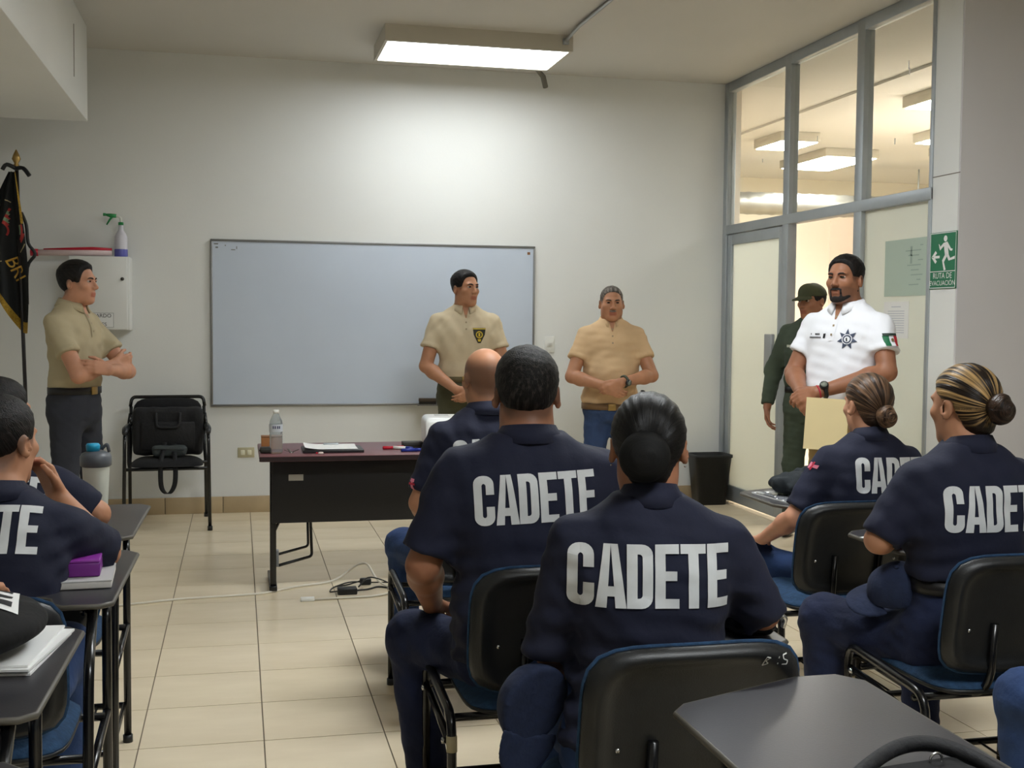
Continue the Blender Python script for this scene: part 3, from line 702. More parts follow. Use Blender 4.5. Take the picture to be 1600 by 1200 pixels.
# things on the desk
t = thing('water_bottle', 'clear plastic water bottle standing on the desk', 'bottle', (0.185, 6.12, DZ))
pr_ = [(0, 0), (.028, 0), (.033, .006)]
for i in range(8): pr_ += [(.0335, .012 + i * .012), (.0315, .018 + i * .012)]
pr_ += [(.0335, .115), (.0335, .15), (.030, .168), (.02, .19), (.0135, .203), (.0135, .21), (0, .21)]
M_pet = mat('pet_plastic', (206, 212, 214), .12, alpha=1.0, trans=.75, ior=1.12)
MB().lathe(pr_, seg=20).build('body', M_pet, t)
MB().lathe([(0, .206), (.0155, .206), (.0155, .222), (0, .222)], seg=14).build('cap', M_whiteplastic, t)
lb = MB().lathe([(.0342, .112), (.0345, .114), (.0345, .148), (.0342, .15)], seg=20).build('label', mat('bottle_label', (188, 192, 198), .4), t)
for i, a in enumerate((-115, -98, -78, -62)):
    ca, sa = math.cos(math.radians(a)), math.sin(math.radians(a)); MB().box((ca * .0345 - .003, sa * .0345 - .0015, .128), (ca * .0345 + .003, sa * .0345 + .0008, .142)).build('print', mat('label_blue', (60, 62, 92), .5), lb)
t = thing('wooden_box', 'small orange-brown wooden box beside the water bottle', 'box', (0.165, 6.34, DZ)); MB().box((-.05, -.035, 0), (.05, .035, .062), bev=.003).build('body', mat('orange_wood', (168, 112, 66), .5, noise=(10, .2)), t); MB().box((-.051, -.036, .062), (.051, .036, .07), bev=.002).build('lid', mat('lid_brown', (142, 100, 66), .5), t)
t = thing('wallet', 'dark wallet lying at the desk corner', 'wallet', (0.135, 6.14, DZ)); MB().box((-.03, -.03, 0), (.03, .045, .03), bev=.009).build('body', mat('dark_leather', (42, 40, 34), .6), t); MB().tube([(-.031, -.02, .014), (-.031, .04, .014)], .003).build('zip', M_steel, t)
t = thing('keys', 'small bunch of keys right of the water bottle', 'keys', (0.262, 6.12, DZ))
MB().tube([(-.012, 0, .003), (0, .012, .003), (.012, 0, .003), (0, -.012, .003)], .0018, .006, 6, closed=True).build('ring', M_chrome, t)
for a in (0.3, 2.0, 3.4): MB().box((.008, -.006, .002), (.042, .006, .005), bev=.001).build('key', mat('key_dark', (86, 74, 70), .4, .6), t).rotation_euler = (0, -.35, a)
t = thing('clipboard', 'black clipboard with white papers on the desk', 'clipboard', (0.475, 6.20, DZ)); MB().box((-.155, -.11, 0), (.155, .11, .016), bev=.003).build('board', mat('clip_black', (34, 32, 34), .4), t)
pv = []; pf = []
for i in range(13):
    for j in range(5):
        x_ = -.145 + i * .0225; y_ = -.1 + j * .05; pv.append((x_, y_, .019 + .012 * max(0, (-.05 - x_) / .1) ** 2 + .006 * (j == 4)))
for i in range(12):
    for j in range(4): pf.append((i * 5 + j, (i + 1) * 5 + j, (i + 1) * 5 + j + 1, i * 5 + j + 1))
MB().add(pv, pf, 0, True).build('papers', M_white, t); MB().box((-.04, .085, .018), (.04, .112, .03), bev=.003).build('clip', M_alu, t)
t = thing('candy', 'tiny red and white wrapped candy at the desk edge', 'candy', (0.405, 6.03, DZ)); MB().lathe([(0, -.014), (.006, -.01), (.007, .0), (.006, .01), (0, .014)], (0, 0, .0075), 10, axis='x').build('wrapped_body', mat('candy_white', (230, 210, 200), .4), t); MB().lathe([(0, -.026), (.005, -.024), (.002, -.013)], (0, 0, .0075), 8, axis='x').build('wrapper_end', mat('red_plastic', (190, 22, 48)), t)
def marker(x, y, rz, col, lab, c2):
    t = thing('marker_pen', lab, 'marker', (x, y, DZ + .0095), rz, 'marker pens on the desk')
    MB().lathe([(0, -.05), (.009, -.05), (.009, .028), (.0, .028)], seg=12, axis='x').build('barrel', c2, t); MB().lathe([(0, .028), (.0095, .028), (.0085, .065), (0, .065)], seg=12, axis='x').build('cap', col, t)
mblue = mat('marker_blue', (36, 52, 140), .4)
marker(0.79, 6.22, .2, mat('marker_red', (190, 30, 50), .4), 'red-capped marker lying left of the projector', mat('marker_red', (190, 30, 50)))
marker(0.835, 6.20, -.5, mblue, 'blue marker with white barrel crossing the red one', M_whiteplastic); marker(0.87, 6.09, .1, mblue, 'blue marker nearest the desk edge by the projector', mblue)
t = thing('eraser_block', 'small dark felt block on the desk beside the projector', 'eraser', (0.905, 6.27, DZ)); MB().box((-.055, -.03, .014), (.055, .03, .036), bev=.004).build('grip', mat('eraser_dark', (58, 58, 54), .6), t); MB().box((-.054, -.029, 0), (.054, .029, .0145)).build('felt', mat('felt', (50, 46, 42)), t)
pj = thing('projector', 'white projector standing on the desk', 'projector', (1.14, 6.22, DZ), -.08)
def pj_fn(P): return smax(rbox(P, (0, 0, .10), (.185, .15, .075), .03), -(rbox(P, (0, -.16, .13), (.12, .03, .012), .008)), .004)
me, _, _ = sdf_mesh('shell', pj_fn, (-.21, -.18, .0), (.21, .18, .2), .008, mat('projector_white', (236, 238, 236), .3)); link('shell', me, pj)
MB().box((-.178, -.142, .012), (.178, .142, .05), bev=.012).build('base', mat('projector_grey', (196, 190, 182), .4), pj)
MB().box((-.12, .02, .1735), (-.045, .075, .1765), bev=.001).build('control_panel', mat('panel_grey', (178, 180, 180), .4), pj)
for i in range(6): MB().box((-.06 + i * .022, -.152, .045), (-.05 + i * .022, -.147, .085)).build('vent_slot', M_black, pj)
for sx in (-1, 1):
    for sy in (-1, 1): MB().lathe([(0, 0), (.014, 0), (.012, .02), (0, .02)], (sx * .14, sy * .11, 0), 10).build('foot', M_black, pj)
# cables on the floor
t = thing('power_adapter', 'black power adapter with tangled black cord on the floor', 'adapter', (0.545, 6.10, 0)); MB().box((-.05, -.03, 0), (.05, .03, .035), bev=.006).build('brick', M_black, t)
MB().tube([(.05, 0, .016), (.12, .06, .006), (.17, .12, .006), (.24, .06, .006), (.33, .09, .006), (.5, .05, .006), (.9, .12, .006)], .005, .05, 6).build('cord', M_black, t)
MB().tube([(-.05, 0, .016), (-.09, .03, .006), (-.07, .12, .008), (.03, .18, .025), (.14, .22, .006), (.2, .15, .02), (.27, .19, .006), (.4, .16, .006), (.62, .02, .006), (.85, -.06, .006)], .004, .05, 6).build('cord', M_black, t)
MB().tube([(.06, .02, .03), (.12, .13, .06), (.2, .17, .03), (.26, .1, .008)], .004, .05, 6).build('cord', M_black, t)
t = thing('power_plug', 'black plug block beside the adapter on the floor', 'plug', (0.66, 6.3, 0)); MB().box((-.03, -.02, 0), (.03, .02, .035), bev=.008).build('block', M_black, t); MB().tube([(-.03, 0, .02), (-.1, -.02, .006), (-.16, -.04, .006)], .004, .02, 6).build('lead', M_black, t)
M_wc = mat('white_cable', (220, 214, 198), .5)
t = thing('white_cable', 'thin white cable running across the floor under the desk', 'cable', (0, 0, 0))
MB().tube([(-.62, 6.02, .006), (-.3, 6.12, .006), (.12, 6.16, .006), (.3, 6.3, .006), (.5, 6.36, .008), (.63, 6.45, .08), (.68, 6.38, .1), (.72, 6.28, .02), (.8, 6.1, .006), (.7, 6.0, .006), (.35, 5.98, .006)], .006, .08, 6).build('wire', M_wc, t)
MB().box((.30, 5.965, 0), (.37, 5.995, .02), bev=.004).build('plug', M_whiteplastic, t)

# waste bin
t = thing('waste_bin', 'black plastic waste bin in the corner by the door', 'bin', (3.60, 8.66, 0))
def rrect(a, b, n=28, p=6): return [((abs(math.cos(u)) ** (2 / p)) * a * (1 if math.cos(u) > 0 else -1), (abs(math.sin(u)) ** (2 / p)) * b * (1 if math.sin(u) > 0 else -1)) for u in [2 * PI * i / n for i in range(n)]]
mb = MB(); rings = []
for a, b, z in ((.115, .09, 0.0), (.15, .12, .37), (.158, .128, .37), (.158, .128, .392), (.148, .118, .392), (.112, .087, .01)): rings.append([(x_, y_, z) for x_, y_ in rrect(a, b)])
vv = [p for r_ in rings for p in r_]; n_ = len(rings[0]); ff = []
for i in range(len(rings) - 1):
    for k_ in range(n_): ff.append((i * n_ + k_, i * n_ + (k_ + 1) % n_, (i + 1) * n_ + (k_ + 1) % n_, (i + 1) * n_ + k_))
ff.append(list(range(n_))[::-1]); ff.append([5 * n_ + k_ for k_ in range(n_)])
mb.add(vv, ff, 0, True).build('bucket', M_black, t)

# visitor chair by the wall
vc = thing('visitor_chair', 'black padded armchair with tubular legs against the back wall', 'chair', (-0.475, 8.38, 0), PI + .04)
M_blkf = mat('black_fabric', (24, 24, 26), .95, noise=(60, .2), bump=(200, .15))
cu2 = lambda x, z: -.215 - .12 * (z - .0)
v, f = slab(.235, .20, 5, lambda x, z, r: cu2(x, z) + .03 * (1 - r ** 6) + .002, lambda x, z, r: cu2(x, z) - .012 * (1 - r ** 8))
MB().add([(p[0], p[1], p[2] + .66) for p in v], f, 0, True).build('backrest', M_blkf, vc)
v, f = slab(.235, .22, 5, lambda x, z, r: .04 * (1 - r ** 6) + .004, lambda x, z, r: .0)
MB().add([(p[0], p[2] + .01, .425 + p[1]) for p in v], [q[::-1] for q in f], 0, True).build('seat', M_blkf, vc)
for sx in (-1, 1):
    MB().tube([(sx * .275, .27, .004), (sx * .268, .20, .64), (sx * .262, -.2, .66), (sx * .25, -.235, .75)], .0125, .06).build('front_leg', M_steel, vc)
    MB().tube([(sx * .26, -.31, .004), (sx * .255, -.2, .42), (sx * .25, -.2, .48), (sx * .245, -.245, .80)], .0125, .06).build('back_leg', M_steel, vc)
    MB().tube([(sx * .268, .21, .655), (sx * .268, .1, .672), (sx * .264, -.14, .672)], [.016, .022, .018], 0, 10).build('armrest_pad', mat('arm_plastic', (40, 40, 42), .3), vc)
    for yy in (.27, -.31): MB().lathe([(0, 0), (.017, 0), (.017, .03), (0, .03)], (sx * (.275 if yy > 0 else .26), yy, 0), 10).build('rubber_foot', M_black, vc)
MB().tube([(-.25, -.245, .80), (-.24, -.262, .865), (.24, -.262, .865), (.25, -.245, .80)], .0125, .05).build('top_rail', M_steel, vc)
for y in (.19, -.17): MB().tube([(-.265, y, .41), (.265, y, .41)], .0115).build('cross_bar', M_steel, vc)
# bag on it
bg = thing('laptop_bag', 'black laptop bag leaning in the armchair by the wall', 'bag', (-0.475, 8.47, 0.47), PI + .04)
M_nyl = mat('black_nylon', (17, 17, 20), .7, noise=(30, .3), bump=(60, .2))
def bag_fn(P): return rbox(P, (0, 0, .17), (.235, .055, .165), .035) + .005 * folds(P, 3, .12)
me, _, _ = sdf_mesh('body', bag_fn, (-.27, -.09, -.01), (.27, .09, .37), .009, M_nyl); link('body', me, bg)
MB().box((-.18, .05, .04), (.18, .075, .24), bev=.015).build('front_pocket', M_nyl, bg)
MB().tube([(-.08, .06, .30), (-.075, .088, .20), (.075, .088, .20), (.08, .06, .30)], .011, .03).build('handle', M_nyl, bg)
st_ = MB()
def strap(mb, pts, w=.016, t_=.002):
    P = [Vector(p) for p in pts]; v = []; f = []
    for i, p in enumerate(P): v += [p + Vector((-w, 0, 0)), p + Vector((w, 0, 0)), p + Vector((w, t_, 0)), p + Vector((-w, t_, 0))]
    for i in range(len(P) - 1):
        for k_ in range(4): f.append((4 * i + k_, 4 * i + (k_ + 1) % 4, 4 * i + 4 + (k_ + 1) % 4, 4 * i + 4 + k_))
    mb.add(v, f, 0, True)
def smooth_pts(pts, n=6):
    P = [Vector(p) for p in pts]; out = []
    for i in range(len(P) - 1):
        a, b, c, d_ = P[max(i - 1, 0)], P[i], P[i + 1], P[min(i + 2, len(P) - 1)]
        for k_ in range(n):
            t_ = k_ / n; out.append(0.5 * ((2 * b) + (c - a) * t_ + (2 * a - 5 * b + 4 * c - d_) * t_ ** 2 + (3 * b - a - 3 * c + d_) * t_ ** 3))
    return out + [P[-1]]
strap(st_, smooth_pts([(-.04, .08, .09), (-.045, .2, .02), (-.05, .285, -.03), (-.045, .30, -.16), (-.005, .30, -.225), (.04, .30, -.18), (.045, .285, -.03), (.035, .19, .03), (.02, .1, .1)]))
st_.build('shoulder_strap', M_nyl, bg)
MB().tube([(.2, -.02, .26), (.26, -.03, .2), (.262, -.03, -.05), (.255, -.03, -.09)], .012, .03, 6).build('side_strap', M_nyl, bg)
MB().box((-.062, .10, .04), (-.04, .12, .06), bev=.002).build('tag', M_white, bg).location = (.25, 0, 0) if False else (0, 0, 0)
pc = thing('grey_pouch', 'small dark grey zip pouch lying on the laptop bag', 'pouch', (-0.46, 8.35, 0.475), PI)
def po_fn(P): return rbox(P, (0, 0, .04), (.115, .04, .038), .028) + .004 * folds(P, 8, .07)
me, _, _ = sdf_mesh('body', po_fn, (-.14, -.07, -.01), (.14, .07, .1), .008, mat('grey_nylon', (58, 64, 64), .7, bump=(60, .2))); link('body', me, pc)
MB().tube([(-.1, .041, .05), (.1, .041, .055)], .003, 0, 6).build('zip', M_black, pc)

# flag
fl = thing('flag', 'black banner with gold fringe hanging from a dark pole at left', 'flag', (0, 0, 0))
px = lambda z: -1.415 + (2.46 - z) * .0243
MB().tube([(px(0.02), 8.36, 0.02), (px(2.40), 8.36, 2.40)], .0125, 0, 10).build('pole', mat('dark_pole', (38, 34, 34), .4), fl)
MB().lathe([(0, 2.385), (.018, 2.39), (.02, 2.41), (.012, 2.42), (.028, 2.45), (.02, 2.475), (.004, 2.51), (0, 2.512)], (px(2.45), 8.36, 0), 12).build('finial', mat('brass', (170, 140, 84), .35, .8), fl)
MB().lathe([(0, 0), (.16, 0), (.16, .02), (.03, .04), (.02, .1), (0, .1)], (px(0), 8.36, 0), 24).build('base', M_black, fl)
mb = MB(); NU, NV = 26, 44; vv = []; mi = {}
def flag_pt(u, v):
    """u 0 at the pole .. 1 free side; v 0 top .. 1 bottom"""
    drop = 1.05 - .40 * (u ** 1.2) if u < .55 else .845 - .05 * (u - .55)
    z = 2.36 - v * (drop + .03 * math.sin(u * 9)); wdt = (.04 + .30 * min(1, v * 1.6)) * (1 - .1 * v)
    x = px(z) + .055 * math.sin(v * 2.3) * (1 - .5 * u) - u * wdt; y = 8.325 - .055 * math.sin(u * 13 + v * 2.2) * (.25 + .75 * v) - .02 * math.cos(v * 5)
    return (x, y, z)
for i in range(NU + 1):
    for j in range(NV + 1): vv.append(flag_pt(i / NU, j / NV))
fa, fb = [], []
for i in range(NU):
    for j in range(NV):
        q = (i * (NV + 1) + j, (i + 1) * (NV + 1) + j, (i + 1) * (NV + 1) + j + 1, i * (NV + 1) + j + 1)
        (fb if (j >= NV - 3 or (i < 2 and j < 14)) else fa).append(q)
clo = MB().add(vv, fa, 0, True).build('cloth', mat('black_cloth', (22, 24, 24), .8, bump=(40, .1)), fl)
MB().add(vv, fb, 0, True).build('fringe', mat('gold_fringe', (166, 132, 40), .8, noise=(120, .4), bump=(150, .5)), fl)
bt = BVHTree.FromPolygons(vv, fa)
me = text_mesh('BRI', .115, 'lettering', mat('gold_letter', (206, 164, 70), .6))
def drape_text(me, o, ang, name, m):
    ca, sa = math.cos(ang), math.sin(ang)
    for v in me.vertices:
        x_, z_ = v.co.x * ca - v.co.y * sa + o[0], v.co.x * sa + v.co.y * ca + o[1]
        h_ = bt.ray_cast(Vector((x_, 7.5, z_)), Vector((0, 1, 0)), 2); v.co = (x_, (h_[0].y if h_[0] is not None else 8.28) - .004, z_)
    return link(name, me, fl)
drape_text(me, (-1.425, 1.73), -1.15, 'lettering', None)
qs = []
for k_ in range(5):
    r0, r1 = .05 + k_ * .022, .072 + k_ * .022
    st2 = [((r0 * math.cos(a), r0 * math.sin(a)), (r1 * math.cos(a), r1 * math.sin(a)), (r1 * math.cos(a + .16), r1 * math.sin(a + .16)), (r0 * math.cos(a + .16), r0 * math.sin(a + .16))) for a in np.arange(-.6, 1.1, .16)]
    qs.append((st2, k_ % 2))
ring_ = [((.175 * math.cos(a), .2 * math.sin(a)), (.181 * math.cos(a), .206 * math.sin(a)), (.181 * math.cos(a + .2), .206 * math.sin(a + .2)), (.175 * math.cos(a + .2), .2 * math.sin(a + .2))) for a in np.arange(-PI * .5, PI * .6, .2)]
bt2 = BVHTree.FromPolygons(vv, [q for q in fa] + [q[::-1] for q in fa])
_em = decal('emblem', qs + [(ring_, 2)], bt2, (-1.52, 8.2, 1.98), (1, 0, 0), (0, 0, 1), fl, [mat('emblem_red', (168, 52, 50), .7), mat('emblem_green', (120, 142, 112), .7), mat('emblem_gold', (176, 160, 120), .7)], step=.02, lift=.003); tag(_em, kind='stuff')
bow = MB()
for pts in ([(px(2.4), 8.335, 2.385), (px(2.4) - .05, 8.30, 2.405), (px(2.4) - .075, 8.29, 2.37)], [(px(2.4), 8.335, 2.385), (px(2.4) + .05, 8.30, 2.385), (px(2.4) + .09, 8.29, 2.335)]): bow.tube(smooth_pts(pts, 4), .014, 0, 6)
bow.build('bow', M_black, fl)
MB().tube(smooth_pts([(px(2.05) + .02, 8.34, 2.1), (px(2) + .05, 8.33, 2.02), (px(1.95) + .06, 8.33, 1.9), (px(1.9) + .10, 8.33, 1.83), (px(1.85) + .05, 8.33, 1.74), (px(1.8) + .045, 8.33, 1.5)], 4), .012, 0, 6).build('ribbon', M_black, fl)

# ------------------------------------------------------------------ people
def rotm(yaw=0, pitch=0, roll=0):
    return np.array((Matrix.Rotation(yaw, 3, 'Z') @ Matrix.Rotation(pitch, 3, 'X') @ Matrix.Rotation(roll, 3, 'Y')))
def cranium(q): return ell(q, (0, -.012, .034), (.0755, .098, .088))
def head_sdf(q, face=1.0, jaw=1.0):
    d = cranium(q)
    d = smin(d, ell(q, (0, .028, -.032), (.062 * jaw, .064, .082)), .03)
    d = smin(d, ell(q, (0, .058, -.094), (.034 * jaw, .030, .024)), .028)
    for s in (-1, 1):
        d = smin(d, ell(q, (s * .049 * jaw, -.0, -.062), (.018, .035, .035)), .03)      # jaw corner
        d = smin(d, ell(q, (s * .044, .058, -.016), (.022, .022, .018)), .02)           # cheekbone
    d = smin(d, ell(q, (0, .078, .029), (.052, .017, .0105)), .018)                    # brow
    for s in (-1, 1): d = smax(d, -ell(q, (s * .031, .103, .010), (.0175, .018, .0115)), .014)   # eye sockets
    d = smin(d, rcone(q, (0, .092, .014), (0, .109, -.024), .0065, .0115), .013)
    for s in (-1, 1): d = smin(d, ell(q, (s * .0125, .1, -.029), (.0085, .011, .008)), .007)
    d = smin(d, ell(q, (0, .0865, -.056), (.025, .0115, .0065)), .008)
    d = smin(d, ell(q, (0, .0845, -.0685), (.022, .0115, .007)), .007)
    d = smax(d, -ell(q, (0, .099, -.062), (.023, .008, .0022)), .003)
    M = rotm(0, .25, 0)
    for s in (-1, 1):
        e = ell(q, (s * .0815, -.012, -.004), (.0095, .02, .032), rotm(s * -.35, .15, 0))
        e = smax(e, -ell(q, (s * .088, -.008, 0), (.006, .011, .018)), .004)
        d = smin(d, e, .008)
    return d
def hairline(y, back=-.055): return np.interp(y, [-.12, -.06, -.03, -.014, .014, .030, .042, .048, .054, .062, .076, .1], [back, back, back * .6, .010, .008, -.004, -.002, .030, .062, .076, .086, .10])
def hair_short(q, t_top=.012, t_side=.004, back=-.055):
    m = hairline(q[:, 1], back) + .0035 * folds(q, 77, .016, 5); up = q[:, 2] - m
    t = t_side + (t_top - t_side) * np.clip((q[:, 2] - .02) / .06, 0, 1); t = t * np.clip(.3 + up / .03, 0, 1)
    return smax(cranium(q) - t, -up * .7, .004)
def hair_strand_top(V): return np.stack([V[:, 0] * 3, V[:, 1] * 4 + V[:, 2] * 4, V[:, 0] * 0], 1)

def hand_segs(w, f, n, right, curl=.35, scale=1.0, spread=.0, thumb=1.0):
    w = Vector(w); f = Vector(f).normalized(); n = Vector(n); n = (n - f * n.dot(f)).normalized(); t = f.cross(n) if right else n.cross(f)
    S = []; k = scale
    offs = (.030, .010, -.010, -.028); lens = ((.040, .026, .022), (.045, .029, .023), (.041, .027, .022), (.032, .021, .019)); kn = (.090, .094, .089, .080)
    for i in range(4):
        base = w + (f * kn[i] + t * offs[i]) * k
        S.append((w + t * offs[i] * .55 * k + f * .005, base, .019 * k, .0118 * k))
        d = (f + t * spread * offs[i] * 8).normalized(); p = base; c = 0
        for j, L_ in enumerate(lens[i]):
            c += curl * (1.0, 1.15, .8)[j] * (1 + .08 * i); dd = d * math.cos(c) + n * math.sin(c); q = p + dd * L_ * k
            r = (.0098, .0090, .0082, .0074)[j] * k * (1 if i < 3 else .88); S.append((p, q, r, r * .92)); p = q
    b = w + (f * .022 + t * .022) * k; p1 = w + (f * .055 + t * .045 + n * .014 * thumb) * k; p2 = p1 + (f * .032 + t * .012 + n * .012 * thumb) * k; p3 = p2 + (f * .026 + n * .008 * thumb) * k
    S += [(b, p1, .0165 * k, .0125 * k), (p1, p2, .0115 * k, .0103 * k), (p2, p3, .0103 * k, .0085 * k)]
    return [(tuple(a), tuple(b_), ra, rb) for a, b_, ra, rb in S]

SKINS = {'tan': (176, 126, 96), 'brown': (150, 102, 76), 'fair': (190, 138, 110), 'dark': (122, 80, 60)}
def skin_mats(tone):
    c = SKINS[tone]
    return [skin_mat('skin_' + tone, c, (int(c[0] * .90), int(c[1] * .76), int(c[2] * .77)), (int(c[0] * .62), int(c[1] * .64), int(c[2] * .68)))]
M_navy = mat('navy_shirt', (18, 22, 44), .85, noise=(5, .12), bump=(10, .30), sheen=.0)
M_jean = mat('blue_jeans', (38, 60, 100), .9, noise=(9, .25), bump=(30, .25))
M_jean_d = mat('dark_jeans', (22, 31, 60), .9, noise=(9, .25), bump=(30, .25))
M_print = mat('shirt_print', (205, 207, 208), .7, noise=(30, .05))
M_belt = mat('black_leather', (22, 20, 20), .4)
M_brass = mat('buckle_brass', (168, 138, 84), .35, .7)
M_shoe = mat('dark_shoe', (34, 28, 24), .45)

ROWS = [(.80, .105, .085, 0), (.88, .160, .118, -.004), (.96, .163, .118, -.004), (1.04, .150, .108, .0), (1.13, .148, .106, .006), (1.25, .161, .116, .006), (1.35, .174, .113, .0), (1.425, .162, .094, -.008), (1.465, .134, .078, -.014), (1.495, .096, .066, -.017), (1.515, .072, .060, -.017), (1.54, .057, .057, -.012)]
ROWS_F = [(.80, .105, .085, 0), (.88, .172, .120, -.006), (.96, .170, .115, -.004), (1.05, .138, .095, .0), (1.13, .132, .095, .006), (1.25, .146, .118, .012), (1.35, .154, .104, .0), (1.425, .142, .086, -.008), (1.465, .116, .072, -.014), (1.495, .084, .060, -.017), (1.515, .062, .055, -.017), (1.54, .050, .052, -.012)]

def person(label, loc, rz, H=1.75, top=None, girth=1.0, depth=1.0, sw=1.0, belly=0.0, lean=0.0, slump=1.3, side=0.0, head=(0, 0, 0), headfwd=.02, arms=None, legs=None, female=False,
           skin='tan', shirt=None, trousers=M_jean, style='polo', hair=None, faces=False, belt=True, letters=None, h=.0065, jaw=1.0, group=None, lettermats=None, shirt_seed=1, shoes=M_shoe, hem=None, neckpitch=0.0, hsc=1.0, slv=None, beltz=None):
    sit = top is not None
    s = H / 1.75; dz = (H - top) if sit else 0.0
    root = thing('person', label, 'person', loc, rz, group)
    rows = ROWS_F if female else ROWS
    hz = .90 * s - dz; nz = 1.50 * s - dz
    def bend(z): return np.clip((np.asarray(z) - hz) / (nz - hz), 0, 1.3) ** slump
    tab = resample([(z * s - dz, side * float(bend(z * s - dz)), cy * s + lean * float(bend(z * s - dz)), a * s * girth * (sw ** .5 if z > 1.2 else 1), b * s * depth * (.5 + .5 * girth)) for z, a, b, cy in rows])
    ncy = lean + side * 0; nx = side
    hsz = s * hsc if female else (.5 + .5 * s) * hsc
    hc = np.array([nx * 1.05, lean * 1.04 + headfwd, H - dz - .122 * hsz]); Rh = rotm(*head)
    sj = {k: np.array([sg * .168 * s * sw * (0.95 if female else 1.0) + nx * .9, lean * .92 - .010, 1.408 * s - dz]) for k, sg in (('R', 1), ('L', -1))}
    ar = {}
    for k, sg in (('R', 1), ('L', -1)):
        e, w, f, n, c = (arms or {}).get(k) or ((sg * .25, lean * .5, 1.14 * s - dz), (sg * .27, .05 + lean * .4, .90 * s - dz), (0, .15, -1), (-sg, 0, 0), .35)
        ar[k] = (np.array(e, float), np.array(w, float), f, n, c)
    gm = (.5 + .5 * girth) * (0.86 if female else 1.0) * s
    hands = {k: hand_segs(ar[k][1], ar[k][2], ar[k][3], k == 'R', ar[k][4], .98 * (.9 if female else 1.0) * s) for k in 'RL'}
    neck0 = (nx * .95, lean * .95 - .012, 1.46 * s - dz); neck1 = tuple(hc + Rh @ np.array([0, -.022, -.055]))
    nr = (.047 if female else .057) * s * (.6 + .4 * girth)
    def body_fn(P):
        d = stack(P, tab, -.010)
        d = smin(d, inbox(P, (np.array(neck0) + np.array(neck1)) / 2, .2, lambda p: rcone(p, neck0, neck1, nr * 1.08, nr)), .035)
        d = smin(d, inbox(P, hc, .19, lambda p: head_sdf(((p - hc) @ Rh).astype(F) / hsz, 1, jaw) * hsz), .018)
        for k in 'RL':
            e, w = ar[k][0], ar[k][1]
            d = smin(d, rcone(P, sj[k], e, .050 * gm, .043 * gm), .03)
            el = e + (w - e) * .25
            a_ = smin(rcone(P, e, el, .043 * gm, .044 * gm), rcone(P, el, w, .044 * gm, .027 * gm), .02); d = smin(d, a_, .012)
            hcn = np.array(w) + np.array(Vector(ar[k][2]).normalized()) * .07
            def hf(p, k=k):
                x = None
                for a, b, ra, rb in hands[k]:
                    y = rcone(p, a, b, ra, rb); x = y if x is None else smin(x, y, .005)
                return x
            d = smin(d, inbox(P, hcn, .2, hf), .012)
        return d
    allp = np.array([hc + .19, hc - .17] + [ar[k][i] for k in 'RL' for i in (0, 1)] + [sj[k] for k in 'RL'] + [np.array(q_) for k in 'RL' for sg in hands[k] for q_ in (sg[0], sg[1])] + [np.array([.2 * girth, .18, hz]), np.array([-.2 * girth, -.18, hz])])
    lo, hi = allp.min(0) - .07, allp.max(0) + .07; lo[2] = max(lo[2], .02)
    shaved = hair and hair.get('shaved')
    def zf(C):
        q = ((C - hc) @ Rh) / hsz; sm = lambda x: np.clip(x, 0, 1); near = (np.abs(q).max(1) < .17)
        lip = sm((.0265 - np.abs(q[:, 0])) / .004) * sm((q[:, 1] - .076) / .006) * sm((-.0485 - q[:, 2]) / .003) * sm((q[:, 2] + .0775) / .003); shv = np.zeros(len(C))
        if shaved: shv = sm((q[:, 2] - hairline(q[:, 1], -.062) + .010) / .02) * near * (sm((.085 - q[:, 2]) / .04) if shaved == 'sides' else 1) * .8
        if hair and hair.get('stubble'): shv = np.maximum(shv, .6 * near * sm((q[:, 1] - .01) / .03) * sm((-.030 - .15 * np.maximum(0, .07 - q[:, 1]) - q[:, 2]) / .01))
        return np.stack([shv, lip * near * (hair or {}).get('lips', 1.0), lip * 0], 1)
    me, V, Q = sdf_mesh('body', body_fn, lo, hi, h, skin_mats(skin), zone=zf); body = link('body', me, root)
    # ---- shirt
    infl = {'polo': .010, 'cadet': .016, 'uniform': .014}[style]; frac = {'polo': .60, 'cadet': .86, 'uniform': .97}[style] if slv is None else slv
    bz = (1.035 * s - dz) if hem is None else hem
    tsh = tab[:, tab[0] <= 1.522 * s - dz]
    def shirt_fn(P):
        d = stack(P, tsh, infl, cap=.012)
        if belly: d = smin(d, ell(P, (0, .045 + lean * .2, (1.135 * s - dz)), (.15 * girth, .085 * depth + belly, .13)), .06)
        if style == 'cadet': d = d - .012 * np.clip(1 - np.abs(P[:, 2] - (hz + .17)) / .12, 0, 1)
        elif not sit: d = d - .010 * np.clip(1 - np.abs(P[:, 2] - (bz + .05)) / .06, 0, 1)
        w_ = folds(P, shirt_seed, .11, 4, np.array([1, 1, .8])); w2 = folds(P, shirt_seed + 9, .05, 3, np.array([.5, .5, 1.2]))
        d = smax(d, bz - P[:, 2], .008)
        for k in 'RL':
            e = ar[k][0]; v = e - sj[k]; L_ = np.linalg.norm(v); u = v / L_; cut = sj[k] + v * frac
            r0, r1 = {'polo': (.058, .068), 'cadet': (.062, .068), 'uniform': (.060, .062)}[style]
            sl = rcone(P, sj[k], sj[k] + v * max(1.0, frac), r0 * gm, r1 * gm)
            if style == 'uniform':
                w = ar[k][1]; sl = smin(sl, rcone(P, e, e + (w - e) * .93, .060 * gm, .044 * gm), .02)
                u2 = (w - e) / np.linalg.norm(w - e); sl = np.where(((P - e) @ u2) > 0, smax(sl, ((P - (e + (w - e) * .93)) @ u2.astype(F)), .006), sl)
            else: sl = smax(sl, ((P - cut) @ u.astype(F)), .008)
            if style == 'polo': sl = sl - .004 * (np.abs((P - cut) @ u.astype(F) + .014) < .012)
            d = smin(d, sl, .035)
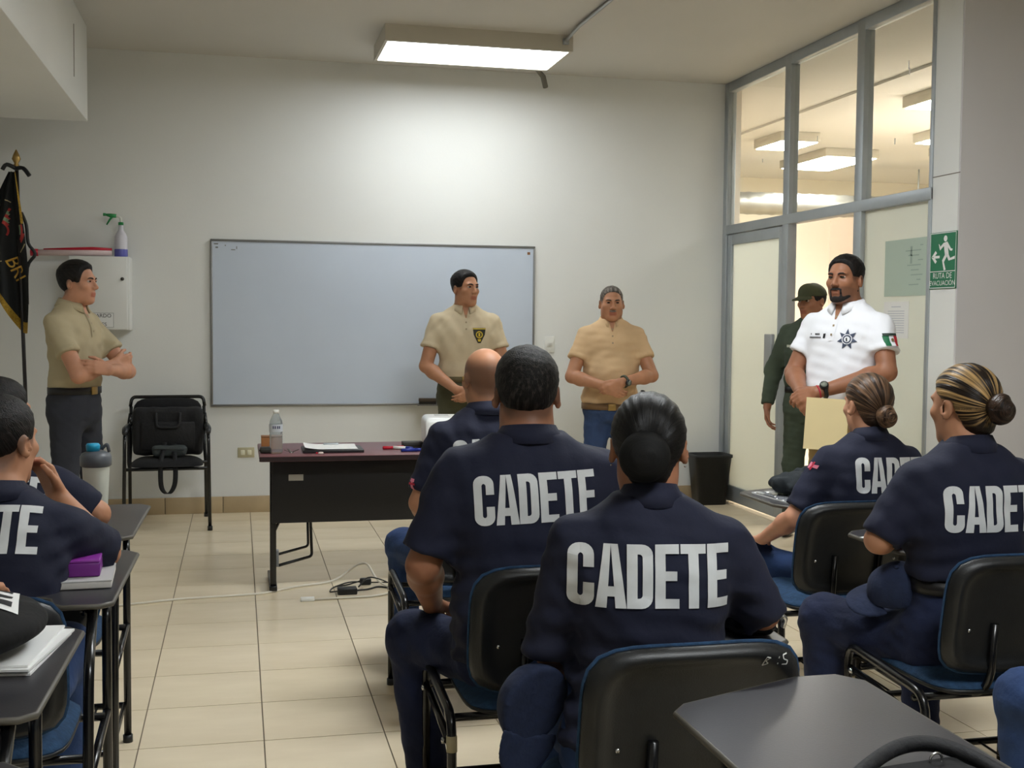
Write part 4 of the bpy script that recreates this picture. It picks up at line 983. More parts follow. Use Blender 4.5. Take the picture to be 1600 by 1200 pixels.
        if style == 'cadet': d = d + .0050 * w_ + .0026 * w2 + .004 * np.sin(P[:, 2] * 105 + 2.2 * np.sin(P[:, 0] * 9 + shirt_seed)) * np.clip((hz + .36 - P[:, 2]) / .12, 0, 1)
        else: d = d + .0045 * w_ + .0026 * w2
        return d
    el_ = np.array([sj['R'] + (ar['R'][0] - sj['R']), sj['L'] + (ar['L'][0] - sj['L']), [.26 * girth, .22 + lean + belly, nz], [-.26 * girth, -.22, bz]] + ([ar['R'][1], ar['L'][1]] if style == 'uniform' else []))
    lo, hi = el_.min(0) - .1, el_.max(0) + .1; lo[2] = min(lo[2], bz - .03)
    me, SV, SQ = sdf_mesh('shirt', shirt_fn, lo, hi, .0085, shirt); sh = link('shirt', me, root); bv = bvh_of(SV, SQ)
    # ---- collar
    mb = MB(); zc = 1.512 * s - dz; N = 30; gap = .30 if style != 'cadet' else .25; rows_ = []
    cxy = (nx * .97, lean * .97 - .014)
    for i in range(N + 1):
        a = gap + (2 * PI - 2 * gap) * i / N; fr = math.cos(a); ca, sa = math.sin(a), math.cos(a)
        bk = max(0, -fr); ft = max(0, fr)
        r0 = nr * 1.13; col = [(r0, .020 + .012 * bk - .020 * ft), (r0 + .006, .026 + .012 * bk - .020 * ft), (r0 + .030 * s, -.012 + .0 * bk - .038 * ft ** 2), (r0 + .022 * s, -.017 - .038 * ft ** 2), (r0 + .002, .0 - .02 * ft)]
        rows_.append([(cxy[0] + ca * r, cxy[1] + sa * r * 1.02 + ft * .012, zc + z_) for r, z_ in col])
    vv = [p for r in rows_ for p in r]; nn = 5; ff = []
    for i in range(N):
        for k in range(nn): ff.append((i * nn + k, (i + 1) * nn + k, (i + 1) * nn + (k + 1) % nn, i * nn + (k + 1) % nn))
    ff += [list(range(nn)), [N * nn + k for k in range(nn)][::-1]]
    mb.add(vv, ff, 0, True).build('collar', shirt, sh)
    # ---- trousers
    g2 = (.6 + .4 * girth) * s
    lg = {}
    for k, sg in (('R', 1), ('L', -1)):
        d_ = (legs or {}).get(k)
        hip = (sg * .085 * s, (.0 if not sit else .03), hz - .01)
        if d_: kn, an = d_
        elif sit: kn, an = (sg * .15, .43, .50), (sg * .14, .42, .10)
        else: kn, an = (sg * .105, .01, .49 * s), (sg * .12, -.015, .09)
        lg[k] = (np.array(hip), np.array(kn), np.array(an))
    tt = tab[:, tab[0] <= (1.045 * s - dz + .004 if beltz is None else beltz + .01)]
    def tr_fn(P):
        d = stack(P, tt, .008, cap=.012)
        for k in 'RL':
            hp, kn, an = lg[k]
            x = smin(rcone(P, hp, kn, .093 * g2, .070 * g2), rcone(P, kn, an, .068 * g2, .056 * g2), .03)
            x = smax(x, (an[2] - .035) - P[:, 2], .006)
            d = smin(d, x, .035 if not sit else .045)
        w_ = folds(P, 21 + shirt_seed, .10, 4); w2 = folds(P, 31 + shirt_seed, .045, 3, np.array([.4, .4, 1.2]))
        return d + .004 * w_ + .0028 * w2
    pts = np.array([q_ for k in 'RL' for q_ in lg[k]] + [[.2 * girth, .17, 1.05 * s - dz], [-.2 * girth, -.17, hz]]); lo, hi = pts.min(0) - .11, pts.max(0) + .11; lo[2] = max(0.0, lo[2]); hi[2] = 1.05 * s - dz + .05
    me, TV, TQ = sdf_mesh('trousers', tr_fn, lo, hi, .0095, trousers); tro = link('trousers', me, root)
    # ---- shoes
    for k in 'RL':
        hp, kn, an = lg[k]; x, y = an[0], an[1]
        def sf(P, x=x, y=y):
            d = smin(rcone(P, (x, y - .03, .055), (x, y + .13, .04), .047, .042), rcone(P, (x, y, .06), (x, y, .10), .044, .042), .02)
            return smax(d, .002 - P[:, 2], .004)
        me, _, _ = sdf_mesh('shoe', sf, (x - .08, y - .12, -.01), (x + .08, y + .22, .15), .012, shoes); link('shoe', me, root)
    # ---- belt
    if belt:
        mb = MB(); N = 48; zb = (1.035 * s - dz) if beltz is None else beltz; i_ = np.argmin(abs(tab[0] - zb)); a_, b_, cx_, cy_ = tab[3, i_] + .0125, tab[4, i_] + .0125, tab[1, i_], tab[2, i_]; v = []
        for i in range(N):
            t_ = 2 * PI * i / N; c_, s_ = math.cos(t_), math.sin(t_); m_ = (abs(c_) ** 2.4 + abs(s_) ** 2.4) ** (-1 / 2.4)
            for da, dzb in ((-.006, -.02), (.005, -.019), (.005, .019), (-.006, .02)): v.append((cx_ + (a_ + da) * c_ * m_, cy_ + (b_ + da) * s_ * m_, zb - .012 + dzb))
        f = [(4 * i + k, 4 * ((i + 1) % N) + k, 4 * ((i + 1) % N) + (k + 1) % 4, 4 * i + (k + 1) % 4) for i in range(N) for k in range(4)]
        bo = mb.add(v, f, 0, True).build('belt', belt if belt is not True else M_belt, tro)
        if not sit: MB().box((cx_ - .026, cy_ + b_ + .002, zb - .034), (cx_ + .026, cy_ + b_ + .012, zb + .010), bev=.003).build('buckle', M_brass, bo)
    # ---- hair
    if hair and hair.get('fn'):
        hf_ = hair['fn']; hm = hair['mat']
        def hfn(P): return hf_(((P - hc) @ Rh).astype(F) / hsz) * hsz
        R_ = hair.get('ext', .20)
        stf = None
        if hair.get('strand'): stf = lambda V_: hair['strand'](((V_ - hc) @ Rh) / hsz)
        me, _, _ = sdf_mesh('hair', hfn, hc - R_, hc + R_, hair.get('h', .006), hm, strand=stf); link('hair', me, root)
        if hair.get('bun'):
            bc, br = hair['bun']; bm_ = hair.get('bunmat', hm)
            def bfn(P):
                q = ((P - hc) @ Rh).astype(F) / hsz; d = ell(q, bc, br); an_ = np.arctan2(q[:, 2] - bc[2], q[:, 0] - bc[0]); rr = np.sqrt((q[:, 0] - bc[0]) ** 2 + (q[:, 2] - bc[2]) ** 2)
                return (d + hair.get('swirl', .002) * np.sin(an_ * 2 + rr * 190)) * hsz
            bw = hc + Rh @ (np.array(bc) * hsz)
            me, _, _ = sdf_mesh('bun', bfn, bw - .09, bw + .09, .005, bm_, strand=lambda V_: np.stack([np.hypot(((V_ - bw) @ Rh)[:, 0], ((V_ - bw) @ Rh)[:, 2]) * 12, np.arctan2(((V_ - bw) @ Rh)[:, 2], ((V_ - bw) @ Rh)[:, 0]) * .16, V_[:, 0] * 0], 1)); link('bun', me, root)
    def H2P(p): return tuple(hc + Rh @ (np.array(p) * hsz))
    if faces:
        Mb = hair.get('brow', mat('brow_dark', (30, 24, 22), .7)); Me = [mat('eye_white', (196, 188, 180), .3), mat('iris_dark', (30, 20, 16), .2)]
        for sg in (-1, 1):
            c_ = np.array((sg * .031, .0795, .0115)); mb = MB(); v = []; f = []; mi = []
            n1, n2 = 10, 14
            for i in range(n1 + 1):
                th = PI * i / n1
                for j in range(n2):
                    ph = 2 * PI * j / n2; v.append(H2P(c_ + .0125 * np.array((math.sin(th) * math.cos(ph) * 1.1, math.cos(th), math.sin(th) * math.sin(ph) * .62))))
            for i in range(n1):
                for j in range(n2): mb_f = (i * n2 + j, i * n2 + (j + 1) % n2, (i + 1) * n2 + (j + 1) % n2, (i + 1) * n2 + j); f.append(mb_f); mi.append(1 if i < 3 else 0)
            o_ = MB(); o_.v = [tuple(p) for p in v]; o_.f = [list(q) for q in f]; o_.mi = mi; o_.sm = [True] * len(f); o_.build('eye', Me, root)
            pts_ = [H2P((sg * x_, y_, z_)) for x_, y_, z_ in ((.013, .0975, .0245), (.024, .0965, .029), (.036, .091, .030), (.047, .080, .0255))]
            MB().tube([Vector(p) for p in pts_], [.003, .0042, .0038, .002], 0, 6).build('eyebrow', Mb, root)
            lid = [H2P((sg * x_, y_, z_)) for x_, y_, z_ in ((.019, .0905, .0145), (.026, .0928, .0180), (.034, .0918, .0180), (.043, .086, .0135))]
            MB().tube([Vector(p) for p in lid], [.0018, .003, .003, .0018], 0, 6).build('eyelid', skin_mats(skin)[0], root)
        if hair.get('beard'):
            fb = hair['beard']
            def bfn(P):
                q = ((P - hc) @ Rh).astype(F) / hsz; return fb(q) * hsz
            me, _, _ = sdf_mesh('beard', bfn, hc - .16, hc + .16, .0045, hair.get('beardmat', Mb)); link('beard', me, root)
    if letters:
        x_, z_, wid, hei = letters[:4]; lr = letters[4] if len(letters) > 4 else 0.0; lt = letters[5] if len(letters) > 5 else .08; up_ = Vector((-math.sin(lr), 0, math.cos(lr))); up_ = Matrix.Rotation(-lt, 3, 'X') @ up_
        decal('lettering', [(word('CADETE', hei, wid), 0)], bv, (x_, -.13 + lean * .6, z_), (math.cos(lr), 0, math.sin(lr)), up_, sh, [M_print], step=.012, lift=.003)
    return dict(root=root, shirt=sh, bvh=bv, hc=hc, Rh=Rh, hsz=hsz, trousers=tro, tab=tab, body=body, ar=ar, H2P=H2P, zc=zc, s=s, dz=dz)

# hair styles
def strand_front(V): return np.stack([V[:, 0] * 3, V[:, 1] * 2, V[:, 2] * 3], 1)
H_black = hair_mat('short_black_hair', (13, 11, 10), (30, 25, 23), scale=(40, 14), rough=.55)
H_salt = hair_mat('greying_black_hair', (18, 16, 15), (62, 57, 53), .5, .75, scale=(40, 18), rough=.6)
H_grey = hair_mat('cropped_grey_hair', (72, 66, 60), (128, 120, 112), scale=(40, 18), rough=.7)
def stand_hair(t1, t2, back=-.05): return lambda q: hair_short(q, t1, t2, back) + .0028 * folds(q, 2, .016, 5)
def slick(bunc):
    """hair drawn tightly back over the whole head towards a bun"""
    def fn(q):
        m = np.interp(q[:, 1], [-.12, -.05, -.042, -.03, .012, .03, .045, .06, .1], [-.085, -.085, -.05, .022, .026, .038, .058, .074, .084])
        d = smax(cranium(q) - .010, -(q[:, 2] - m) * .7, .008)
        d = smin(d, ell(q, (0, -.06, -.05), (.045, .04, .035)), .03)
        v = q - np.asarray(bunc, F); a = np.arctan2(v[:, 2], v[:, 0])
        return d + .0011 * np.sin(a * 34 + 3 * np.sin(a * 3))
    st = lambda V: (lambda v: np.stack([np.arctan2(v[:, 2], v[:, 0]) * .9 + v[:, 1] * 1.5, np.linalg.norm(v, axis=1), np.clip((-.025 - V[:, 2]) / .03, 0, 1)], 1))(V - np.array(bunc))
    return fn, st

# ---- seated cadets
def cadet(*a, **k):
    k.setdefault('shirt', M_navy); k.setdefault('style', 'cadet'); return person(*a, **k)
SEAT = 'seated cadets'
S1 = cadet('bald cadet seated right in front of the desk', (.91, 4.33, 0), .06, H=1.69, top=1.315, lean=.04, skin='tan', hair={'shaved': 'sides'}, girth=1.04, head=(.12, -.05, 0), letters=(.01, .928, .315, .125, .05), group=SEAT, shirt_seed=3, h=.0075,
    arms={'L': ((-.25, .03, .74), (-.15, .27, .63), (.5, .8, -.1), (0, 0, -1), .3), 'R': ((.25, .05, .76), (.14, .3, .68), (-.4, .9, 0), (0, 0, -1), .3)}, legs={'L': ((-.23, .46, .50), (-.22, .44, .10)), 'R': ((.16, .45, .50), (.16, .42, .1))}, hem=.52)
S2 = cadet('cadet man with short black hair seated in the middle', (.765, 3.08, 0), -0.07, H=1.71, top=1.342, lean=.05, skin='brown', hair={'fn': stand_hair(.013, .006, -.088), 'mat': H_salt, 'strand': hair_strand_top, 'shaved': True}, girth=1.21, sw=1.18, head=(-.09, -.06, 0), letters=(.0, .958, .325, .13, .05), group=SEAT, shirt_seed=5, hsc=1.06,
    arms={'L': ((-.285, .03, .76), (-.24, .24, .60), (.55, .75, -.25), (0, -.1, -1), .35), 'R': ((.29, .06, .78), (.2, .3, .72), (-.3, .9, 0), (0, 0, -1), .3)}, legs={'L': ((-.295, .28, .50), (-.25, .25, .10)), 'R': ((.20, .42, .50), (.2, .36, .1))}, trousers=M_jean_d, hem=.52)
bc3 = (0.0, -.112, -.012)
sf3, ss3 = slick(bc3)
S3 = cadet('cadet woman with glossy black hair in a round bun', (.85, 2.36, 0), -0.20, H=1.57, top=1.262, lean=.03, female=True, skin='brown', hair={'fn': sf3, 'mat': hair_mat('glossy_black_hair', (7, 6, 6), (17, 15, 14), .5, .75, scale=(34, 5), rough=.42, bump=.4), 'strand': ss3, 'h': .0045, 'bun': ((-.010, -.118, -.010), (.056, .038, .058)), 'bunmat': hair_mat('bun_net_black', (9, 9, 9), (18, 17, 16), rough=.7, bump=.2), 'swirl': .0008}, girth=1.14, sw=1.15, head=(-.12, -.05, 0), letters=(-.012, .902, .335, .130), slv=1.08, group=SEAT, shirt_seed=6, h=.006, hsc=1.06,
    arms={'L': ((-.212, .05, .715), (-.15, .26, .60), (.3, .9, -.2), (0, 0, -1), .35), 'R': ((.255, .05, .79), (.17, .26, .765), (-.5, .85, 0), (0, 0, -1), .3)}, legs={'L': ((-.20, .40, .51), (-.2, .38, .1)), 'R': ((.12, .42, .5), (.12, .4, .1))}, hem=.50)
bc4 = (.0, -.12, -.03)
sf4, ss4 = slick(bc4)
S4 = cadet('cadet woman with brown streaked bun beside the officer in white', (2.225, 3.90, 0), -.12, H=1.62, top=1.232, lean=.04, female=True, skin='fair', hair={'fn': sf4, 'mat': hair_mat('brown_streaked_hair', (40, 28, 20), (128, 98, 74), .42, .68, scale=(13, 5)), 'strand': ss4, 'h': .005, 'bun': ((.0, -.125, -.032), (.042, .035, .042)), 'swirl': .003}, girth=1.08, sw=1.06, side=.03, head=(.20, -.02, 0), letters=(.095, .88, .318, .128), group=SEAT, shirt_seed=8, h=.0068, hsc=1.03,
    arms={'L': ((-.255, .02, .71), (-.31, .20, .60), (.0, 1, -.15), (0, 0, -1), .22), 'R': ((.24, .06, .77), (.17, .28, .77), (-.4, .9, 0), (0, 0, -1), .3)}, legs={'L': ((-.29, .31, .50), (-.27, .29, .1)), 'R': ((.12, .42, .5), (.12, .4, .1))}, hem=.50)
bc5 = (.0, -.125, .0)
sf5, ss5 = slick(bc5)
S5 = cadet('cadet woman with blonde-streaked hair and dark bun at right', (2.06, 3.02, 0), -.04, H=1.68, top=1.30, lean=.02, female=True, skin='tan', hair={'fn': sf5, 'mat': hair_mat('blonde_streaked_hair', (30, 21, 15), (186, 150, 98), .46, .62, scale=(9, 4)), 'strand': ss5, 'h': .005, 'bun': ((.0, -.135, .0), (.042, .036, .044)), 'bunmat': hair_mat('dark_brown_hair', (28, 20, 16), (58, 42, 32), scale=(20, 4)), 'swirl': .003}, girth=1.18, sw=1.10, head=(.26, -.03, 0), letters=(.03, .905, .325, .13), slv=.97, beltz=.683, group=SEAT, shirt_seed=11, h=.0065, hsc=1.03,
    arms={'L': ((-.27, .02, .80), (-.13, .22, .765), (.8, .5, 0), (0, 0, -1), .3), 'R': ((.25, .05, .79), (.17, .28, .765), (-.4, .9, 0), (0, 0, -1), .3)}, legs={'L': ((-.29, .32, .50), (-.28, .30, .1)), 'R': ((.1, .42, .5), (.1, .4, .1))}, hem=.69, trousers=M_jean_d)
S6 = cadet('cadet man leaning his elbow on the tablet, hand at his mouth', (-.65, 3.02, 0), -.06, H=1.74, top=1.21, lean=.23, slump=1.1, skin='tan', hair={'fn': stand_hair(.012, .004, -.035), 'mat': H_black, 'strand': hair_strand_top, 'shaved': True}, girth=1.06, sw=1.06, head=(-.42, .0, 0), headfwd=.03, letters=(.0, .925, .318, .128, .0, .35), group=SEAT, shirt_seed=13, h=.0065, side=.03,
    arms={'R': ((.268, .36, .78), (.135, .44, .925), (-.35, -.2, .9), (-.6, -.6, .1), .5), 'L': ((-.25, .3, .76), (-.1, .45, .77), (.6, .8, 0), (0, 0, -1), .3)}, hem=.48)
S7 = cadet('cadet man half hidden behind the elbow-leaning cadet', (-.78, 3.88, 0), -.12, H=1.74, top=1.215, lean=.20, slump=1.1, skin='tan', hair={'fn': stand_hair(.012, .004, -.045), 'mat': H_black, 'strand': hair_strand_top}, girth=1.06, sw=1.06, head=(-.55, 0, 0), letters=(.02, .88, .318, .128, .0, .3), group=SEAT, shirt_seed=15, h=.0075,
    arms={'R': ((.30, .22, .775), (.12, .42, .775), (-.7, .7, 0), (0, 0, -1), .3), 'L': ((-.25, .2, .75), (-.1, .36, .76), (.6, .8, 0), (0, 0, -1), .3)}, hem=.48)
S8 = cadet('cadet at lower left of whom only fingers show on the bag', (-.80, 2.20, 0), 0.0, H=1.70, top=1.27, lean=.05, skin='tan', hair={'fn': stand_hair(.012, .004), 'mat': H_black, 'strand': hair_strand_top}, letters=(.0, .9, .318, .128), group=SEAT, shirt_seed=16, h=.0085,
    arms={'R': ((.27, .22, .80), (.255, .46, .845), (.2, .95, -.22), (0.2, 0, -1), .3), 'L': ((-.26, .1, .78), (-.12, .3, .76), (.6, .8, 0), (0, 0, -1), .3)}, hem=.5)
S9 = cadet('cadet at right edge of whom only a jeans knee shows', (2.11, 2.10, 0), 0.0, H=1.70, top=1.30, lean=.02, skin='tan', hair={'fn': stand_hair(.012, .004), 'mat': H_black, 'strand': hair_strand_top}, letters=(.0, .92, .318, .128), group=SEAT, shirt_seed=17, h=.0085, legs={'L': ((-.21, .43, .50), (-.2, .42, .1)), 'R': ((.15, .43, .5), (.14, .42, .1))}, hem=.5)
# ribbons of the sleeve emblem, rank thread
M_pink = mat('pink_embroidery', (214, 120, 140), .7); M_redthread = mat('red_embroidery', (176, 36, 60), .7)
def sleeve_mark(p, o, n_, u_, lab='embroidery'):
    n_ = Vector(n_).normalized(); u_ = Vector(u_); u_ = (u_ - n_ * u_.dot(n_)).normalized(); v_ = n_.cross(u_)
    decal(lab, [([((-.03, -.008), (.01, -.004), (.012, .004), (-.026, .006)), ((.0, -.012), (.012, -.012), (.018, .012), (.006, .012))], 0), ([((-.012, -.016), (-.004, -.016), (.004, .016), (-.004, .016))], 1)], p['bvh'], Vector(o), u_, v_, p['shirt'], [M_pink, M_redthread], step=.006)
sleeve_mark(S4, (-.25, -.02, .91), (-.9, -.45, .1), (0, 1, .1)); sleeve_mark(S1, (-.30, .0, .82), (-.95, -.3, 0), (0, .2, 1)); sleeve_mark(S2, (.30, .0, .84), (.9, -.45, 0), (0, .2, 1))
# earrings of the woman in front
for sg in (-1, 1): 
    c_ = S3['H2P']((sg * .083, -.006, -.037)); MB().lathe([(0, -.0025), (.0022, -.001), (.0022, .001), (0, .0025)], c_, 8).build('earring', M_chrome, S3['root'])

# ---- standing men
M_tan = mat('tan_polo', (178, 165, 134), .85, noise=(6, .06), bump=(14, .1)); M_tan2 = mat('sand_polo', (200, 184, 154), .85, noise=(6, .06), bump=(14, .1)); M_tan3 = mat('khaki_polo', (204, 172, 132), .85, noise=(6, .06), bump=(14, .1))
M_wpolo = mat('white_polo', (232, 233, 238), .8, bump=(14, .1)); M_olive = mat('olive_trousers', (78, 78, 58), .9, noise=(6, .12), bump=(20, .2)); M_khaki = mat('khaki_trousers', (142, 116, 70), .9, noise=(6, .12), bump=(20, .2))
M_charcoal = mat('charcoal_trousers', (46, 48, 56), .9, noise=(6, .12), bump=(20, .2)); M_green = mat('dark_green_uniform', (62, 72, 58), .9, noise=(8, .15), bump=(16, .2)); M_jean3 = mat('mid_blue_jeans', (46, 66, 102), .9, noise=(9, .22), bump=(30, .25))
def placket(p, m, n=3, z0=None):
    z0 = p['zc'] - .03; 
    o_ = decal('placket', [([((-.016, -.15), (.016, -.15), (.016, 0), (-.016, 0))], 0)], p['bvh'], (0, .5, z0), (-1, 0, 0), (0, 0, 1), p['shirt'], [m], step=.02, lift=.004)
    for i in range(n): decal('button', [([((-.005, -.005), (.005, -.005), (.005, .005), (-.005, .005))], 0)], p['bvh'], (0, .5, z0 - .03 - .045 * i), (-1, 0, 0), (0, 0, 1), p['shirt'], [mat('button_tan', (150, 132, 104), .4)], step=.006, lift=.007)
    V_ = decal('open_neck', [([((-.022, .03), (.022, .03), (.004, -.045), (-.004, -.045))], 0)], p['bvh'], (0, .5, z0), (-1, 0, 0), (0, 0, 1), p['body'], [skin_mats(p.get('tone', 'tan'))[0]], step=.02, lift=.006)
def watch(p, k, strap_, frac=.90):
    e, w = Vector(p['ar'][k][0]), Vector(p['ar'][k][1]); u = (w - e).normalized(); c_ = e + (w - e) * frac; nrm = -Vector(p['ar'][k][3]); nrm = (nrm - u * nrm.dot(u)).normalized(); b_ = u.cross(nrm)
    t = MB().tube([c_ + (nrm * math.cos(a) + b_ * math.sin(a)) * .034 for a in [2 * PI * i / 20 for i in range(20)]], .010, 0, 6, closed=True).build('watch_strap', strap_, p['root'])
    mb = MB(); mb.tube([c_ + nrm * .030, c_ + nrm * .046], .021, 0, 14); f_ = mb.build('watch', mat('watch_case', (30, 30, 32), .3), p['root']); MB().tube([c_ + nrm * .046, c_ + nrm * .0475], .015, 0, 14).build('watch_face', mat('watch_dial', (118, 124, 112), .2), f_)
P1 = person('man in tan polo with crossed arms standing at left', (-.90, 7.05, 0), -2.04, H=1.725, skin='fair', style='polo', shirt=M_tan, trousers=M_charcoal, hair={'fn': stand_hair(.020, .009, -.06), 'mat': H_black, 'strand': hair_strand_top, 'shaved': True}, faces=True, head=(.10, .04, 0), girth=.98, headfwd=.03, group='standing men', shirt_seed=40,
    arms={'R': ((.215, .17, 1.10), (-.05, .225, 1.16), (-.8, .25, .15), (0, -1, 0), .35), 'L': ((-.19, .22, 1.11), (.10, .285, 1.13), (.8, -.45, .2), (0, -1, 0), .4)}, legs={'R': ((.12, .02, .48), (.13, -.03, .09)), 'L': ((-.13, .03, .48), (-.15, .03, .09))})
P2 = person('man in sand polo with badge standing before the whiteboard', (1.50, 7.92, 0), PI - .12, H=1.75, skin='tan', style='polo', shirt=M_tan2, trousers=M_olive, hair={'fn': stand_hair(.017, .003, -.04), 'mat': H_black, 'strand': hair_strand_top, 'shaved': True}, faces=True, head=(.62, .06, 0), girth=1.10, sw=1.10, group='standing men', shirt_seed=41, belt=mat('olive_belt', (96, 84, 54), .7),
    arms={'R': ((.265, .04, 1.11), (.07, .25, .96), (-.75, .35, -.4), (0, -.8, .3), .45), 'L': ((-.265, .04, 1.11), (-.06, .25, .96), (.75, .3, -.45), (0, -.8, .3), .35)})
def b3(q):
    return smax(smax(head_sdf(q) - .0035, ell(q, (0, .1, -.046), (.030, .03, .0085)), .003), -.2 - q[:, 1], .01)
P3 = person('stout grey-haired man in khaki polo and jeans by the wall', (2.43, 7.58, 0), PI - .22, H=1.655, skin='tan', style='polo', shirt=M_tan3, trousers=M_jean3, hair={'fn': stand_hair(.006, .002, -.05), 'mat': H_grey, 'strand': hair_strand_top, 'shaved': True, 'brow': mat('brow_grey', (60, 52, 46), .7), 'beard': b3, 'beardmat': mat('grey_moustache', (112, 98, 88), .8, noise=(90, .3))}, faces=True, head=(0.02, -.02, 0), girth=1.14, depth=1.1, sw=1.06, belly=.055, group='standing men', shirt_seed=42, jaw=1.1, hem=.872, beltz=.868, belt=mat('tan_belt', (112, 84, 52), .5),
    arms={'R': ((.265, .10, 1.055), (.045, .275, 1.00), (-.85, .1, -.5), (0, -.9, .2), .5), 'L': ((-.265, .10, 1.065), (-.045, .285, 1.03), (.8, .1, -.55), (0, -.9, .2), .4)})
def b4(q):
    hd = head_sdf(q) - .0035
    r = smin(ell(q, (0, .1, -.047), (.031, .03, .0075)), ell(q, (0, .085, -.098), (.03, .05, .016)), .004)
    for s in (-1, 1): r = smin(smin(r, rcone(q, (s * .031, .09, -.05), (s * .028, .085, -.095), .006, .010), .006), rcone(q, (s * .03, .08, -.1), (s * .066, .0, -.05), .012, .011), .008)
    return smax(hd, r, .003)
P4 = person('officer in white polo with silver star holding a manila folder', (2.95, 5.38, 0), PI - 1.05, H=1.755, skin='brown', style='polo', shirt=M_wpolo, trousers=M_khaki, hair={'fn': stand_hair(.014, .003, -.045), 'mat': H_black, 'strand': hair_strand_top, 'shaved': True, 'stubble': True, 'lips': .35, 'beard': b4, 'beardmat': mat('black_beard', (26, 20, 18), .8, noise=(120, .3))}, faces=True, head=(.05, .05, 0), girth=1.12, sw=1.10, belly=.02, group='standing men', shirt_seed=44, jaw=1.06, belt=mat('khaki_belt', (120, 98, 62), .7), h=.006,
    arms={'R': ((.245, .08, 1.17), (.06, .285, 1.075), (-.5, .45, -.62), (-.3, -.7, -.2), .45), 'L': ((-.265, .06, 1.19), (-.035, .30, 1.09), (.8, .25, -.25), (.0, -.75, -.35), .4)})
P5 = person('guard in dark green uniform and cap standing in the doorway', (3.70, 7.20, 0), PI - .75, H=1.68, skin='brown', style='uniform', shirt=M_green, trousers=M_green, hair={'fn': stand_hair(.008, .005), 'mat': H_black, 'strand': hair_strand_top}, faces=True, head=(-.42, -.04, 0), girth=1.05, group='standing men', shirt_seed=46,
    arms={'R': ((.26, -.02, 1.10), (.265, .09, .86), (-.1, .2, -1), (-1, 0, 0), .35), 'L': ((-.26, .0, 1.1), (-.26, .08, .86), (0, .15, -1), (1, 0, 0), .35)})
for p_, t_ in ((P1, 'fair'), (P2, 'tan'), (P3, 'tan'), (P4, 'brown')): p_['tone'] = t_; placket(p_, p_['shirt'].data.materials[0])
watch(P3, 'L', mat('watch_green', (70, 74, 58), .5)); watch(P4, 'L', M_black)
e_, w_ = Vector(P4['ar']['L'][0]), Vector(P4['ar']['L'][1]); u_ = (w_ - e_).normalized(); c_ = e_ + (w_ - e_) * .98; a1 = u_.orthogonal().normalized(); a2 = u_.cross(a1)
MB().tube([c_ + (a1 * math.cos(a) + a2 * math.sin(a)) * .031 for a in [2 * PI * i / 20 for i in range(20)]], .004, 0, 6, closed=True).build('red_bracelet', mat('red_cord', (170, 40, 56), .7), P4['root'])
# holster of the stout man
MB().box((-.235, -.05, .78), (-.19, .03, .92), bev=.012).build('holster', M_belt, P3['trousers']); MB().tube([(-.215, -.02, .90), (-.225, -.045, .955)], .016, 0, 8).build('pistol_grip', M_black, P3['trousers'])
# badges
def ring_q(r0, r1, n=20, kx=1, kz=1): return [tuple((r * kx * math.cos(a), r * kz * math.sin(a)) for r, a in ((r0, a0), (r1, a0), (r1, a0 + 2 * PI / n), (r0, a0 + 2 * PI / n))) for a0 in [2 * PI * i / n for i in range(n)]]
M_y = mat('badge_yellow', (196, 168, 44), .5)
decal('chest_badge', [([((-.038, .0), (.038, .0), (.044, .045), (-.044, .045)), ((-.01, -.056), (.01, -.056), (.038, 0), (-.038, 0))], 0), (ring_q(.017, .024), 1), ([((-.044, .036), (.044, .036), (.044, .043), (-.044, .043)), ((-.012, -.03), (.012, -.03), (.008, -.046), (-.008, -.046)), ((-.006, -.012), (.006, -.012), (.006, .012), (-.006, .012))], 1)], P2['bvh'], (-.088, .5, 1.325), (-1, 0, 0), (0, 0, 1), P2['shirt'], [mat('badge_black', (36, 34, 24), .6), M_y], step=.008, lift=.004)
M_sl = mat('star_slate', (64, 74, 96), .5)
star = []
for i in range(7):
    a = PI / 2 + 2 * PI * i / 7; b1, b2 = a - PI / 7, a + PI / 7; star.append(((0, 0), (.026 * math.cos(b1), .026 * math.sin(b1)), (.052 * math.cos(a), .052 * math.sin(a)), (.026 * math.cos(b2), .026 * math.sin(b2))))
decal('star_badge', [(star, 0), (ring_q(.0, .014), 1), (ring_q(.021, .025), 1), ([((-.003, -.01), (.004, -.01), (.001, .009), (-.005, .005))], 2)], P4['bvh'], (-.085, .5, 1.345), (-1, 0, 0), (0, 0, 1), P4['shirt'], [M_sl, M_wpolo, M_blk], step=.008, lift=.004)
nm = [((.0 + i * .0, -.0), (.0, 0), (0, 0), (0, 0)) for i in range(0)]
for i in range(10): nm.append(((-.045 + i * .007, -.012), (-.040 + i * .007, -.012), (-.040 + i * .007, -.004), (-.045 + i * .007, -.004)))
for i in (0, 4, 5, 6, 7): nm.append(((-.040 + i * .007, .004), (-.035 + i * .007, .004), (-.035 + i * .007, .012), (-.040 + i * .007, .012)))
nm.append(((.036, -.012), (.048, -.012), (.050, .012), (.036, .010)))
decal('name_embroidery', [(nm, 0)], P4['bvh'], (.085, .5, 1.36), (-1, 0, 0), (0, 0, 1), P4['shirt'], [M_blk], step=.008, lift=.004)
decal('name_tape', [([((-.045, -.008), (.045, -.008), (.045, .008), (-.045, .008))], 0)], P5['bvh'], (.09, .5, 1.27), (-1, 0, 0), (0, 0, 1), P5['shirt'], [mat('tape_pale', (176, 178, 160), .6)], step=.01, lift=.004)
